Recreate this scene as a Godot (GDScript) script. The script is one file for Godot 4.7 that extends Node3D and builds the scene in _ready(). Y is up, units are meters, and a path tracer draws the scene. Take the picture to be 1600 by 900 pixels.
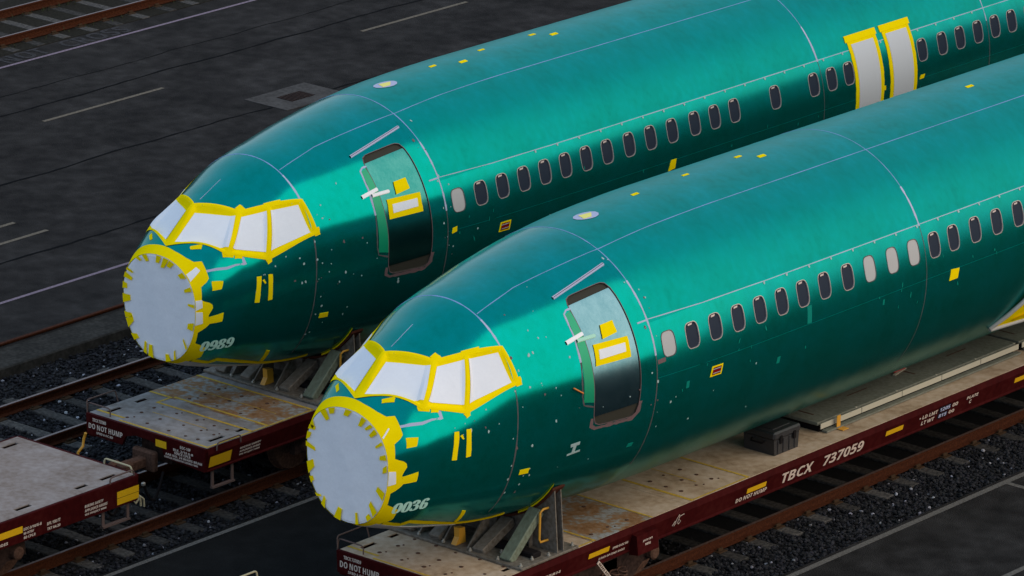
extends Node3D
# Two green fuselages on rail flatcars, seen from a high viewpoint.  World: x along the tracks, y up, z across.
const AY := 3.55          # height of the fuselage axis
const ZB := -6.613        # track of the far fuselage
const XB := 3.21          # its offset along the track
const DECK := 1.18
const RAIL := 0.17
# station: x, crown, height of greatest width, half width, keel, exponent above, exponent below
const ST := [
	[-4.28, 0.26, -0.42, 0.73, -1.35, 2.15, 2.2], [-4.04, 0.43, -0.38, 0.87, -1.45, 2.12, 2.2],
	[-3.80, 0.65, -0.33, 0.98, -1.53, 1.98, 2.2], [-3.57, 0.86, -0.29, 1.06, -1.59, 1.90, 2.2],
	[-3.45, 0.90, -0.27, 1.09, -1.62, 1.87, 2.2], [-3.04, 1.08, -0.20, 1.18, -1.71, 1.89, 2.2],
	[-2.33, 1.35, -0.10, 1.325, -1.86, 2.05, 2.15], [-1.60, 1.50, -0.03, 1.49, -1.95, 2.0, 2.05],
	[-0.90, 1.63, 0.0, 1.635, -2.0, 1.97, 2.0], [0.09, 1.77, 0.0, 1.785, -2.05, 1.95, 2.0],
	[1.2, 1.85, 0.0, 1.86, -2.06, 1.98, 2.0], [2.6, 1.88, 0.0, 1.88, -2.06, 2.0, 2.0],
	[6.0, 1.88, 0.0, 1.88, -2.06, 2.0, 2.0], [30.0, 1.88, 0.0, 1.88, -2.06, 2.0, 2.0]]
const XEND := 22.0
var slopes: Array = []
var par_cache := {}
var taken := {}
var rng := RandomNumberGenerator.new()
var M := {}

func _ready():
	rng.seed = 7
	setup_view()
	prepare()
	make_materials()
	dull_down()
	build_ground()
	build_tracks()
	build_cars()
	build_fuselages()
	build_cargo_things()

# ---------------------------------------------------------------- view and light
func setup_view():
	var cam := Camera3D.new()
	cam.name = "camera"
	var yaw := deg_to_rad(49.83)
	var pitch := deg_to_rad(17.755)
	var roll := deg_to_rad(0.73)
	var f := Vector3(sin(yaw) * cos(pitch), -sin(pitch), -cos(yaw) * cos(pitch))
	var r := Vector3(cos(yaw), 0, sin(yaw))
	var u := r.cross(f)
	var r2 := r * cos(roll) + u * sin(roll)
	var u2 := u * cos(roll) - r * sin(roll)
	cam.transform = Transform3D(Basis(r2, u2, -f), Vector3(-51.609, 22.396 + AY, 42.794))
	cam.fov = rad_to_deg(2.0 * atan(450.0 / 7919.0))
	cam.near = 1.0
	cam.far = 2000.0
	add_child(cam)
	cam.current = true
	var sky_mat := ProceduralSkyMaterial.new()
	sky_mat.sky_top_color = Color(0.60, 0.715, 0.845)
	sky_mat.sky_horizon_color = Color(0.68, 0.73, 0.79)
	sky_mat.sky_curve = 0.3
	sky_mat.ground_horizon_color = Color(0.16, 0.16, 0.17)
	sky_mat.ground_bottom_color = Color(0.10, 0.10, 0.11)
	sky_mat.sun_angle_max = 1.0
	var sky := Sky.new()
	sky.sky_material = sky_mat
	var env := Environment.new()
	env.background_mode = Environment.BG_SKY
	env.sky = sky
	env.tonemap_mode = Environment.TONE_MAPPER_LINEAR
	env.tonemap_exposure = 1.42
	env.sdfgi_enabled = true
	env.ssao_enabled = true
	env.ssil_enabled = true
	var we := WorldEnvironment.new()
	we.environment = env
	we.name = "environment"
	add_child(we)
	var sun := DirectionalLight3D.new()
	sun.name = "sun"
	sun.light_energy = 0.48
	sun.light_color = Color(1.0, 0.89, 0.73)
	sun.light_angular_distance = 72.0
	sun.sky_mode = DirectionalLight3D.SKY_MODE_LIGHT_ONLY
	sun.shadow_enabled = true
	var to_sun := Vector3(0.32, 0.48, 0.82).normalized()
	sun.look_at_from_position(to_sun * 50.0, Vector3.ZERO, Vector3.UP)
	add_child(sun)

# ---------------------------------------------------------------- loft
func prepare():
	for k in range(1, 7):
		var m := []
		var n := ST.size()
		for i in n:
			if i == 0 or i == n - 1:
				var j: int = 0 if i == 0 else n - 2
				m.append((ST[j + 1][k] - ST[j][k]) / (ST[j + 1][0] - ST[j][0]))
				continue
			var h0: float = ST[i][0] - ST[i - 1][0]
			var h1: float = ST[i + 1][0] - ST[i][0]
			var d0: float = (ST[i][k] - ST[i - 1][k]) / h0
			var d1: float = (ST[i + 1][k] - ST[i][k]) / h1
			if d0 * d1 <= 0.0:
				m.append(0.0)
			else:
				var w1: float = 2.0 * h1 + h0
				var w2: float = h1 + 2.0 * h0
				m.append((w1 + w2) / (w1 / d0 + w2 / d1))
		slopes.append(m)

func par(x: float) -> PackedFloat32Array:
	var key := int(round(x * 5000.0))
	if par_cache.has(key):
		return par_cache[key]
	var xc: float = clamp(x, ST[0][0], ST[-1][0] - 0.0001)
	var i := 0
	while xc >= ST[i + 1][0]:
		i += 1
	var h: float = ST[i + 1][0] - ST[i][0]
	var t: float = (xc - ST[i][0]) / h
	var out := PackedFloat32Array()
	for k in range(1, 7):
		var a: float = ST[i][k]
		var b: float = ST[i + 1][k]
		var ma: float = slopes[k - 1][i] * h
		var mb: float = slopes[k - 1][i + 1] * h
		out.append((2 * t * t * t - 3 * t * t + 1) * a + (t * t * t - 2 * t * t + t) * ma + (3 * t * t - 2 * t * t * t) * b + (t * t * t - t * t) * mb)
	par_cache[key] = out
	return out

func S(x: float, a: float) -> Vector3:      # a = 0 crown, PI/2 near side, PI keel
	var p := par(x)
	var c := cos(a)
	var s := sin(a)
	# the skin is drawn in a little between frames and stringers
	var k := 1.0 + 0.00045 * cos(TAU * x / 0.508) * (0.6 + 0.4 * sin(x * 1.7 + a * 3.0)) + 0.00018 * cos(a * 26.0)
	if c >= 0.0:
		return Vector3(x, p[1] + (p[0] - p[1]) * k * pow(c, 2.0 / p[4]), p[2] * k * pow(absf(s), 2.0 / p[4]) * signf(s))
	return Vector3(x, p[1] - (p[1] - p[3]) * k * pow(-c, 2.0 / p[5]), p[2] * k * pow(absf(s), 2.0 / p[5]) * signf(s))

func ang(x: float, y: float) -> float:
	var p := par(x)
	if y >= p[1]:
		return acos(pow(clamp((y - p[1]) / (p[0] - p[1]), 0.0, 1.0), p[4] / 2.0))
	return PI - acos(pow(clamp((p[1] - y) / (p[1] - p[3]), 0.0, 1.0), p[5] / 2.0))

func N(x: float, a: float) -> Vector3:
	var e := 0.012
	var aa := a
	# keep clear of the poles of the superellipse
	if absf(sin(a)) < 0.02 or absf(cos(a)) < 0.02:
		e = 0.03
	var x0: float = maxf(x - 0.01, -4.28)
	var du := S(x0 + 0.02, aa) - S(x0, aa)
	var dv := S(x, aa + e) - S(x, aa - e)
	var n := du.cross(dv).normalized()
	var p := par(x)
	var o := S(x, a) - Vector3(x, p[1], 0)
	return n if n.dot(o) > 0 else -n

# ---------------------------------------------------------------- mesh helpers
func mb() -> SurfaceTool:
	var st := SurfaceTool.new()
	st.begin(Mesh.PRIMITIVE_TRIANGLES)
	st.set_smooth_group(-1)
	return st

func numbered(called: String) -> String:
	if not taken.has(called):
		taken[called] = 0
		return called
	taken[called] += 1
	return "%s_%03d" % [called, taken[called]]

func obj(called: String, st, m: Material, parent: Node = null, smooth_done := false) -> MeshInstance3D:
	var o := MeshInstance3D.new()
	if st is SurfaceTool:
		if not smooth_done:
			st.generate_normals()
		o.mesh = st.commit()
	else:
		o.mesh = st
	o.material_override = m
	if parent == null:
		o.name = numbered(called)
		add_child(o)
	else:
		o.name = called
		parent.add_child(o, true)
	return o

func thing(called: String, label: String, category: String, at := Vector3.ZERO, group := "") -> Node3D:
	var o := Node3D.new()
	o.name = numbered(called)
	add_child(o)
	o.position = at
	o.set_meta("label", label)
	o.set_meta("category", category)
	if group != "":
		o.set_meta("group", group)
	return o

func tag(o: Node, label: String, category: String, group := ""):
	o.set_meta("label", label)
	o.set_meta("category", category)
	if group != "":
		o.set_meta("group", group)

func struct(called: String, st, m: Material) -> MeshInstance3D:
	var o := obj(called, st, m)
	o.set_meta("kind", "structure")
	return o

func tri(st: SurfaceTool, a: Vector3, b: Vector3, c: Vector3, out: Vector3):
	if (b - a).cross(c - a).dot(out) > 0:
		st.add_vertex(a); st.add_vertex(c); st.add_vertex(b)
	else:
		st.add_vertex(a); st.add_vertex(b); st.add_vertex(c)

func quad(st: SurfaceTool, a: Vector3, b: Vector3, c: Vector3, d: Vector3, out: Vector3):
	tri(st, a, b, c, out)
	tri(st, a, c, d, out)

func trin(st: SurfaceTool, p: Array, n: Array):          # triangle with given outward normals
	var o: Vector3 = n[0] + n[1] + n[2]
	var idx := [0, 1, 2]
	if (p[1] - p[0]).cross(p[2] - p[0]).dot(o) > 0:
		idx = [0, 2, 1]
	for i in idx:
		st.set_normal(n[i])
		st.add_vertex(p[i])

func prism(st: SurfaceTool, pts: Array, axis_a: Vector3, axis_b: Vector3, ext: Vector3, at: Vector3):
	# polygon pts (Vector2 along axis_a, axis_b) swept along ext from at
	var n := pts.size()
	var cen := Vector3.ZERO
	var p0 := []
	for p in pts:
		var v: Vector3 = at + axis_a * p.x + axis_b * p.y
		p0.append(v)
		cen += v / n
	var tr := Geometry2D.triangulate_polygon(PackedVector2Array(pts))
	for i in range(0, tr.size(), 3):
		tri(st, p0[tr[i]], p0[tr[i + 1]], p0[tr[i + 2]], -ext)
		tri(st, p0[tr[i]] + ext, p0[tr[i + 1]] + ext, p0[tr[i + 2]] + ext, ext)
	var area := 0.0
	for i in n:
		var q: Vector2 = pts[(i + 1) % n]
		area += pts[i].x * q.y - q.x * pts[i].y
	for i in n:
		var j := (i + 1) % n
		var d: Vector2 = pts[j] - pts[i]
		var o2 := Vector2(d.y, -d.x) if area > 0 else Vector2(-d.y, d.x)
		quad(st, p0[i], p0[j], p0[j] + ext, p0[i] + ext, axis_a * o2.x + axis_b * o2.y)

func box(st: SurfaceTool, c: Vector3, s: Vector3, b := 0.0, ba := Basis.IDENTITY):
	# box with chamfered edges along its longest axis and chamfered ends
	var h := s / 2.0
	if b <= 0.0:
		for ax in 3:
			for sg in [-1.0, 1.0]:
				var n := Vector3.ZERO
				n[ax] = sg
				var u := Vector3.ZERO
				var v := Vector3.ZERO
				u[(ax + 1) % 3] = h[(ax + 1) % 3]
				v[(ax + 2) % 3] = h[(ax + 2) % 3]
				var o := n * h[ax]
				quad(st, c + ba * (o - u - v), c + ba * (o + u - v), c + ba * (o + u + v), c + ba * (o - u + v), ba * n)
		return
	var g := h - Vector3(b, b, b)
	for ax in 3:
		for sg in [-1.0, 1.0]:
			var n := Vector3.ZERO
			n[ax] = sg
			var u := Vector3.ZERO
			var v := Vector3.ZERO
			u[(ax + 1) % 3] = g[(ax + 1) % 3]
			v[(ax + 2) % 3] = g[(ax + 2) % 3]
			var o := n * h[ax]
			quad(st, c + ba * (o - u - v), c + ba * (o + u - v), c + ba * (o + u + v), c + ba * (o - u + v), ba * n)
	for ax in 3:                                        # twelve edges
		var b1 := (ax + 1) % 3
		var b2 := (ax + 2) % 3
		for s1 in [-1.0, 1.0]:
			for s2 in [-1.0, 1.0]:
				var e1 := Vector3.ZERO
				e1[b1] = h[b1] * s1; e1[b2] = g[b2] * s2
				var e2 := Vector3.ZERO
				e2[b1] = g[b1] * s1; e2[b2] = h[b2] * s2
				var l := Vector3.ZERO
				l[ax] = g[ax]
				quad(st, c + ba * (e1 - l), c + ba * (e1 + l), c + ba * (e2 + l), c + ba * (e2 - l), ba * (e1 + e2))
	for s0 in [-1.0, 1.0]:
		for s1 in [-1.0, 1.0]:
			for s2 in [-1.0, 1.0]:
				var sg3 := Vector3(s0, s1, s2)
				tri(st, c + ba * (Vector3(h.x, g.y, g.z) * sg3), c + ba * (Vector3(g.x, h.y, g.z) * sg3), c + ba * (Vector3(g.x, g.y, h.z) * sg3), ba * sg3)

func tube(st: SurfaceTool, pts: Array, r: float, sides := 8):
	var rings := []
	var nrm := []
	var up := Vector3.UP
	for i in pts.size():
		var d: Vector3 = (pts[min(i + 1, pts.size() - 1)] - pts[max(i - 1, 0)]).normalized()
		var s := d.cross(up)
		if s.length() < 0.05:
			s = d.cross(Vector3.RIGHT)
		s = s.normalized()
		up = s.cross(d).normalized()
		var ring := []
		var rn := []
		for k in sides:
			var an := TAU * k / sides
			var o := s * cos(an) + up * sin(an)
			ring.append(pts[i] + o * r)
			rn.append(o)
		rings.append(ring)
		nrm.append(rn)
	for i in pts.size() - 1:
		for k in sides:
			var j := (k + 1) % sides
			trin(st, [rings[i][k], rings[i][j], rings[i + 1][j]], [nrm[i][k], nrm[i][j], nrm[i + 1][j]])
			trin(st, [rings[i][k], rings[i + 1][j], rings[i + 1][k]], [nrm[i][k], nrm[i + 1][j], nrm[i + 1][k]])
	for e in [0, pts.size() - 1]:
		var d2: Vector3 = pts[e] - pts[1 if e == 0 else e - 1]
		d2 = d2.normalized()
		for k in range(1, sides - 1):
			trin(st, [rings[e][0], rings[e][k], rings[e][k + 1]], [d2, d2, d2])

func lathe(st: SurfaceTool, prof: Array, at: Vector3, axis: Vector3, sides := 28):
	# prof: Vector2(distance along axis, radius)
	var u := axis.cross(Vector3.UP)
	if u.length() < 0.1:
		u = axis.cross(Vector3.RIGHT)
	u = u.normalized()
	var v := axis.cross(u).normalized()
	for i in prof.size() - 1:
		var d: Vector2 = prof[i + 1] - prof[i]
		for k in sides:
			var a0 := TAU * k / sides
			var a1 := TAU * (k + 1) / sides
			var o0 := u * cos(a0) + v * sin(a0)
			var o1 := u * cos(a1) + v * sin(a1)
			var out := (o0 + o1) * d.x - axis * d.y * 2.0
			var p := [at + axis * prof[i].x + o0 * prof[i].y, at + axis * prof[i].x + o1 * prof[i].y, at + axis * prof[i + 1].x + o1 * prof[i + 1].y, at + axis * prof[i + 1].x + o0 * prof[i + 1].y]
			if prof[i].y > 0.0001:
				tri(st, p[0], p[1], p[2], out)
			if prof[i + 1].y > 0.0001:
				tri(st, p[0], p[2], p[3], out)

# ---------------------------------------------------------------- materials
func lin(r: float, g: float, b: float) -> Color:
	return Color(r, g, b).linear_to_srgb()

func noise_image(sd: int, freq: float, oct: int, size: int) -> Image:
	var n := FastNoiseLite.new()
	n.seed = sd
	n.frequency = freq
	n.fractal_octaves = oct
	n.noise_type = FastNoiseLite.TYPE_SIMPLEX_SMOOTH
	return n.get_seamless_image(size, size)

func colour_tex(layers: Array, size: int, ramp: Array) -> ImageTexture:
	# layers: [image, weight]; ramp: [pos, linear colour] pairs
	var datas := []
	for l in layers:
		var im: Image = l[0]
		im.convert(Image.FORMAT_L8)
		datas.append(im.get_data())
	var lut := PackedByteArray()
	lut.resize(256 * 3)
	for i in 256:
		var t := i / 255.0
		var k := 0
		while k < ramp.size() - 2 and t > ramp[k + 1][0]:
			k += 1
		var f: float = clamp((t - ramp[k][0]) / (ramp[k + 1][0] - ramp[k][0]), 0.0, 1.0)
		var c0: Vector3 = ramp[k][1]
		var c1: Vector3 = ramp[k + 1][1]
		var c := c0.lerp(c1, f)
		var s := Color(c.x, c.y, c.z).linear_to_srgb()
		lut[i * 3] = int(clamp(s.r * 255.0 + 0.5, 0, 255))
		lut[i * 3 + 1] = int(clamp(s.g * 255.0 + 0.5, 0, 255))
		lut[i * 3 + 2] = int(clamp(s.b * 255.0 + 0.5, 0, 255))
	var out := PackedByteArray()
	out.resize(size * size * 3)
	var nl := layers.size()
	for i in size * size:
		var v := 0.0
		for q in nl:
			v += datas[q][i] * layers[q][1]
		var iv := clampi(int(v), 0, 255) * 3
		out[i * 3] = lut[iv]
		out[i * 3 + 1] = lut[iv + 1]
		out[i * 3 + 2] = lut[iv + 2]
	var img := Image.create_from_data(size, size, false, Image.FORMAT_RGB8, out)
	img.generate_mipmaps()
	return ImageTexture.create_from_image(img)

func normal_tex(im: Image, strength: float) -> ImageTexture:
	var c: Image = im.duplicate()
	c.convert(Image.FORMAT_L8)
	c.bump_map_to_normal_map(strength)
	return ImageTexture.create_from_image(c)

func flat(r: float, g: float, b: float, rough := 0.6, metal := 0.0) -> StandardMaterial3D:
	var m := StandardMaterial3D.new()
	m.albedo_color = lin(r, g, b)
	m.roughness = rough
	m.metallic = metal
	return m

func texd(t: Texture2D, scale: float, rough := 0.8, metal := 0.0, nt: Texture2D = null, ns := 1.0) -> StandardMaterial3D:
	var m := StandardMaterial3D.new()
	m.albedo_texture = t
	m.uv1_triplanar = true
	m.uv1_world_triplanar = true
	m.uv1_scale = Vector3(scale, scale, scale)
	m.roughness = rough
	m.metallic = metal
	if nt:
		m.normal_enabled = true
		m.normal_texture = nt
		m.normal_scale = ns
	return m

func make_materials():
	var fine := noise_image(3, 0.35, 3, 512)
	var mid := noise_image(5, 0.04, 4, 512)
	var coarse := noise_image(9, 0.008, 5, 512)
	var fine1 := noise_image(13, 0.45, 2, 1024)
	var mid1 := noise_image(15, 0.02, 5, 1024)
	var coarse1 := noise_image(19, 0.004, 4, 1024)
	var nfine := normal_tex(fine1, 3.0)
	# asphalt
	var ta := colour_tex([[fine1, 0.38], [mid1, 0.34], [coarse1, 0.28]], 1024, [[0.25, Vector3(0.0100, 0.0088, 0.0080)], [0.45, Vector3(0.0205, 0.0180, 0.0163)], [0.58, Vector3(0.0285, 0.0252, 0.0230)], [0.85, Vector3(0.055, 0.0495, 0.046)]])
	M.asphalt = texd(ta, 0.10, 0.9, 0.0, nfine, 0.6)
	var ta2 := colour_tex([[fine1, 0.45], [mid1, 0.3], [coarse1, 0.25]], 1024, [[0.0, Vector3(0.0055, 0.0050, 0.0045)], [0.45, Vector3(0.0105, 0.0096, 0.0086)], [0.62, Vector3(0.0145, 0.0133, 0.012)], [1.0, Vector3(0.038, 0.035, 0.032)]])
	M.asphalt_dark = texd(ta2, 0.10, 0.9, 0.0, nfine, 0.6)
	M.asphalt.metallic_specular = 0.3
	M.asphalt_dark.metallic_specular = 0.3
	M.earth = texd(colour_tex([[fine, 0.6], [mid, 0.4]], 512, [[0.0, Vector3(0.005, 0.005, 0.005)], [1.0, Vector3(0.022, 0.021, 0.021)]]), 0.6, 0.95)
	M.earth_brown = texd(colour_tex([[fine, 0.5], [mid, 0.5]], 512, [[0.2, Vector3(0.008, 0.007, 0.005)], [0.8, Vector3(0.030, 0.026, 0.019)]]), 0.6, 0.95)
	M.concrete = texd(colour_tex([[fine, 0.3], [mid, 0.4], [coarse, 0.3]], 512, [[0.2, Vector3(0.014, 0.013, 0.0115)], [0.5, Vector3(0.030, 0.027, 0.0225)], [0.8, Vector3(0.055, 0.050, 0.042)]]), 0.5, 0.9)
	M.concrete_pale = texd(colour_tex([[fine, 0.3], [mid, 0.4], [coarse, 0.3]], 512, [[0.2, Vector3(0.035, 0.031, 0.028)], [0.5, Vector3(0.062, 0.056, 0.051)], [0.8, Vector3(0.09, 0.083, 0.076)]]), 0.5, 0.9)
	M.crack = flat(0.004, 0.004, 0.0042, 0.95)
	M.line_white = texd(colour_tex([[fine, 0.7], [mid, 0.3]], 512, [[0.30, Vector3(0.03, 0.028, 0.026)], [0.45, Vector3(0.115, 0.10, 0.085)], [0.8, Vector3(0.20, 0.18, 0.155)]]), 1.0, 0.8)
	M.line_pink = texd(colour_tex([[fine, 0.7], [mid, 0.3]], 512, [[0.28, Vector3(0.04, 0.032, 0.036)], [0.42, Vector3(0.17, 0.125, 0.15)], [0.8, Vector3(0.32, 0.25, 0.29)]]), 1.0, 0.8)
	M.line_faded = texd(colour_tex([[fine, 0.6], [mid, 0.4]], 512, [[0.36, Vector3(0.018, 0.016, 0.016)], [0.66, Vector3(0.064, 0.060, 0.060)]]), 0.8, 0.85)
	M.line_dash = texd(colour_tex([[fine, 0.6], [mid, 0.4]], 512, [[0.25, Vector3(0.045, 0.038, 0.028)], [0.6, Vector3(0.17, 0.14, 0.105)]]), 0.8, 0.85)
	# rails, sleepers
	M.rail = texd(colour_tex([[fine, 0.4], [mid, 0.6]], 512, [[0.2, Vector3(0.026, 0.008, 0.004)], [0.5, Vector3(0.048, 0.014, 0.006)], [0.8, Vector3(0.08, 0.026, 0.011)]]), 0.9, 0.75, 0.0, normal_tex(fine, 2.0), 0.5)
	M.rail_head = texd(colour_tex([[fine, 0.4], [mid, 0.6]], 512, [[0.2, Vector3(0.09, 0.05, 0.04)], [0.8, Vector3(0.20, 0.13, 0.10)]]), 0.9, 0.45, 0.4)
	var woods := []
	for k in 3:
		var g := noise_image(40 + k, 0.03, 4, 256)
		var base: float = [0.040, 0.054, 0.070][k]
		woods.append(texd(colour_tex([[g, 0.6], [noise_image(50 + k, 0.3, 2, 256), 0.4]], 256, [[0.2, Vector3(base * 0.5, base * 0.46, base * 0.42)], [0.5, Vector3(base, base * 0.9, base * 0.8)], [0.8, Vector3(base * 1.6, base * 1.45, base * 1.25)]]), 1.4, 0.9, 0.0, normal_tex(g, 4.0), 0.8))
	M.woods = woods
	M.clip = flat(0.045, 0.026, 0.014, 0.7)
	M.stone = StandardMaterial3D.new()
	M.stone.vertex_color_use_as_albedo = true
	M.stone.roughness = 0.9
	M.weed = flat(0.05, 0.055, 0.025, 0.9)
	# flatcar
	M.car_red = texd(colour_tex([[fine, 0.25], [mid, 0.4], [coarse, 0.35]], 512, [[0.2, Vector3(0.026, 0.0025, 0.0025)], [0.5, Vector3(0.042, 0.0038, 0.0038)], [0.8, Vector3(0.058, 0.009, 0.0075)]]), 0.35, 0.7)
	M.car_red.metallic_specular = 0.12
	M.car_dark = texd(colour_tex([[fine, 0.3], [mid, 0.7]], 512, [[0.2, Vector3(0.020, 0.012, 0.010)], [0.8, Vector3(0.055, 0.033, 0.026)]]), 0.6, 0.8)
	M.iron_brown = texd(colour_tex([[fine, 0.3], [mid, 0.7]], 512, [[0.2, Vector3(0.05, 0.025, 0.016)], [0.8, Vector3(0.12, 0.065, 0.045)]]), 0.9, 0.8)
	M.deck_grey = texd(colour_tex([[fine, 0.22], [mid, 0.38], [coarse, 0.40]], 512, [[0.15, Vector3(0.14, 0.115, 0.095)], [0.42, Vector3(0.22, 0.195, 0.175)], [0.6, Vector3(0.27, 0.245, 0.23)], [0.85, Vector3(0.33, 0.31, 0.30)]]), 0.28, 0.75, 0.0, normal_tex(mid, 1.5), 0.3)
	M.deck_tan = texd(colour_tex([[fine, 0.22], [mid, 0.38], [coarse, 0.40]], 512, [[0.15, Vector3(0.24, 0.155, 0.09)], [0.42, Vector3(0.40, 0.285, 0.185)], [0.6, Vector3(0.47, 0.35, 0.245)], [0.85, Vector3(0.53, 0.42, 0.315)]]), 0.28, 0.75, 0.0, normal_tex(mid, 1.5), 0.3)
	M.deck_pale = texd(colour_tex([[fine, 0.22], [mid, 0.38], [coarse, 0.40]], 512, [[0.15, Vector3(0.15, 0.11, 0.085)], [0.42, Vector3(0.225, 0.178, 0.15)], [0.6, Vector3(0.26, 0.215, 0.19)], [0.85, Vector3(0.32, 0.275, 0.25)]]), 0.35, 0.75, 0.0, normal_tex(mid, 1.5), 0.3)
	M.deck_rust = texd(colour_tex([[fine, 0.15], [mid, 0.35], [coarse, 0.5]], 512, [[0.15, Vector3(0.16, 0.075, 0.03)], [0.42, Vector3(0.27, 0.145, 0.07)], [0.52, Vector3(0.24, 0.19, 0.14)], [0.62, Vector3(0.29, 0.28, 0.26)], [0.9, Vector3(0.34, 0.33, 0.31)]]), 0.42, 0.85, 0.0, normal_tex(mid, 2.0), 0.4)
	M.deck_yellow = texd(colour_tex([[fine, 0.6], [mid, 0.4]], 512, [[0.3, Vector3(0.26, 0.17, 0.05)], [0.5, Vector3(0.55, 0.34, 0.04)], [0.8, Vector3(0.62, 0.40, 0.06)]]), 0.8, 0.7)
	M.reflector = texd(colour_tex([[fine, 0.5], [mid, 0.5]], 512, [[0.2, Vector3(0.62, 0.33, 0.004)], [0.8, Vector3(0.78, 0.44, 0.01)]]), 1.5, 0.35)
	M.letter = texd(colour_tex([[fine, 0.6], [mid, 0.4]], 512, [[0.2, Vector3(0.48, 0.36, 0.28)], [0.8, Vector3(0.70, 0.58, 0.48)]]), 1.0, 0.7)
	M.black_paint = flat(0.008, 0.008, 0.012, 0.6)
	M.safety_yellow = flat(0.60, 0.28, 0.02, 0.5)
	M.pipe_pale = flat(0.42, 0.36, 0.22, 0.6)
	M.grab = flat(0.13, 0.085, 0.07, 0.6)
	# cradle and cargo
	M.cradle = texd(colour_tex([[fine, 0.3], [mid, 0.5], [coarse, 0.2]], 512, [[0.2, Vector3(0.085, 0.065, 0.045)], [0.5, Vector3(0.165, 0.138, 0.108)], [0.8, Vector3(0.23, 0.20, 0.168)]]), 0.6, 0.6, 0.2)
	M.cradle_green = texd(colour_tex([[fine, 0.3], [mid, 0.7]], 512, [[0.2, Vector3(0.11, 0.12, 0.08)], [0.8, Vector3(0.20, 0.23, 0.17)]]), 0.6, 0.6, 0.2)
	M.pad = flat(0.07, 0.022, 0.014, 0.8)
	M.bolt = flat(0.45, 0.42, 0.36, 0.4, 0.6)
	M.black_iron = flat(0.012, 0.010, 0.010, 0.7)
	M.panel_olive = texd(colour_tex([[fine, 0.3], [mid, 0.5], [coarse, 0.2]], 512, [[0.2, Vector3(0.12, 0.12, 0.09)], [0.8, Vector3(0.21, 0.21, 0.17)]]), 0.5, 0.7)
	M.panel_edge = flat(0.46, 0.42, 0.32, 0.6)
	M.plastic = texd(colour_tex([[fine, 0.5], [mid, 0.5]], 512, [[0.2, Vector3(0.016, 0.015, 0.0155)], [0.8, Vector3(0.034, 0.032, 0.033)]]), 1.0, 0.45)
	M.red = flat(0.30, 0.02, 0.02, 0.5)
	# fuselage
	var skin := colour_tex([[fine, 0.12], [mid, 0.38], [coarse, 0.5]], 512, [[0.22, Vector3(0.0005, 0.205, 0.165)], [0.42, Vector3(0.0005, 0.242, 0.203)], [0.58, Vector3(0.0005, 0.250, 0.222)], [0.78, Vector3(0.0008, 0.282, 0.262)]])
	M.skin = texd(skin, 0.3, 0.36, 0.58, normal_tex(mid, 0.6), 0.05)
	M.skin_nose = texd(skin, 0.3, 0.17, 0.80, normal_tex(mid, 0.5), 0.02)
	M.skin_belt = texd(skin, 0.3, 0.26, 0.82, normal_tex(mid, 0.6), 0.05)
	for k in [M.skin, M.skin_nose, M.skin_belt]:
		k.metallic_specular = 0.0
	M.hinge_green = flat(0.0, 0.30, 0.14, 0.45, 0.3)
	M.sealant = flat(0.42, 0.43, 0.56, 0.6)
	M.sealant_blue = flat(0.20, 0.30, 0.52, 0.6)
	M.sealant_grey = flat(0.10, 0.085, 0.085, 0.6)
	M.touch = flat(0.36, 0.46, 0.44, 0.6)
	M.touch_dark = flat(0.16, 0.10, 0.10, 0.6)
	M.tape = texd(colour_tex([[mid, 0.5], [coarse, 0.5]], 512, [[0.2, Vector3(0.86, 0.62, 0.001)], [0.5, Vector3(0.90, 0.66, 0.001)], [0.8, Vector3(0.92, 0.69, 0.004)]]), 2.0, 0.45)
	M.tape.metallic_specular = 0.0
	M.tape_pale = flat(0.80, 0.70, 0.12, 0.45)
	M.cover = texd(colour_tex([[mid, 0.5], [coarse, 0.5]], 512, [[0.2, Vector3(0.74, 0.74, 0.755)], [0.8, Vector3(0.79, 0.79, 0.80)]]), 0.8, 0.55, 0.0, normal_tex(coarse, 6.0), 0.25)
	M.exit_white = flat(0.58, 0.58, 0.58, 0.6)
	M.blank_white = flat(0.44, 0.43, 0.41, 0.6)
	M.pane_dark = flat(0.022, 0.030, 0.046, 0.5)
	M.pane_dark.metallic_specular = 0.2
	M.rim = flat(0.50, 0.40, 0.36, 0.45, 0.4)
	M.door_plate = texd(colour_tex([[fine, 0.3], [mid, 0.3], [coarse, 0.4]], 512, [[0.3, Vector3(0.085, 0.20, 0.25)], [0.7, Vector3(0.14, 0.27, 0.325)]]), 0.8, 0.22, 0.96)
	M.door_plate_green = texd(colour_tex([[fine, 0.3], [mid, 0.3], [coarse, 0.4]], 512, [[0.3, Vector3(0.015, 0.165, 0.16)], [0.7, Vector3(0.05, 0.225, 0.215)]]), 0.8, 0.22, 0.96)
	M.recess = flat(0.045, 0.042, 0.032, 0.8)
	M.digit = flat(0.30, 0.50, 0.43, 0.6)
	M.primer = flat(0.004, 0.20, 0.15, 0.6)
	M.sign_red = flat(0.20, 0.004, 0.006, 0.6)
	M.fairing_grey = flat(0.42, 0.40, 0.36, 0.5)
	M.orange = flat(0.65, 0.20, 0.03, 0.5)
	M.latch = flat(0.60, 0.62, 0.66, 0.4, 0.3)
	M.latch_green = flat(0.35, 0.66, 0.50, 0.5)

func dull_down():
	# rough, unpolished surfaces hardly mirror the sky
	for k in M:
		for m in (M[k] if M[k] is Array else [M[k]]):
			if m.metallic < 0.3 and m.roughness > 0.55 and m.metallic_specular > 0.15:
				m.metallic_specular = 0.15

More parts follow.
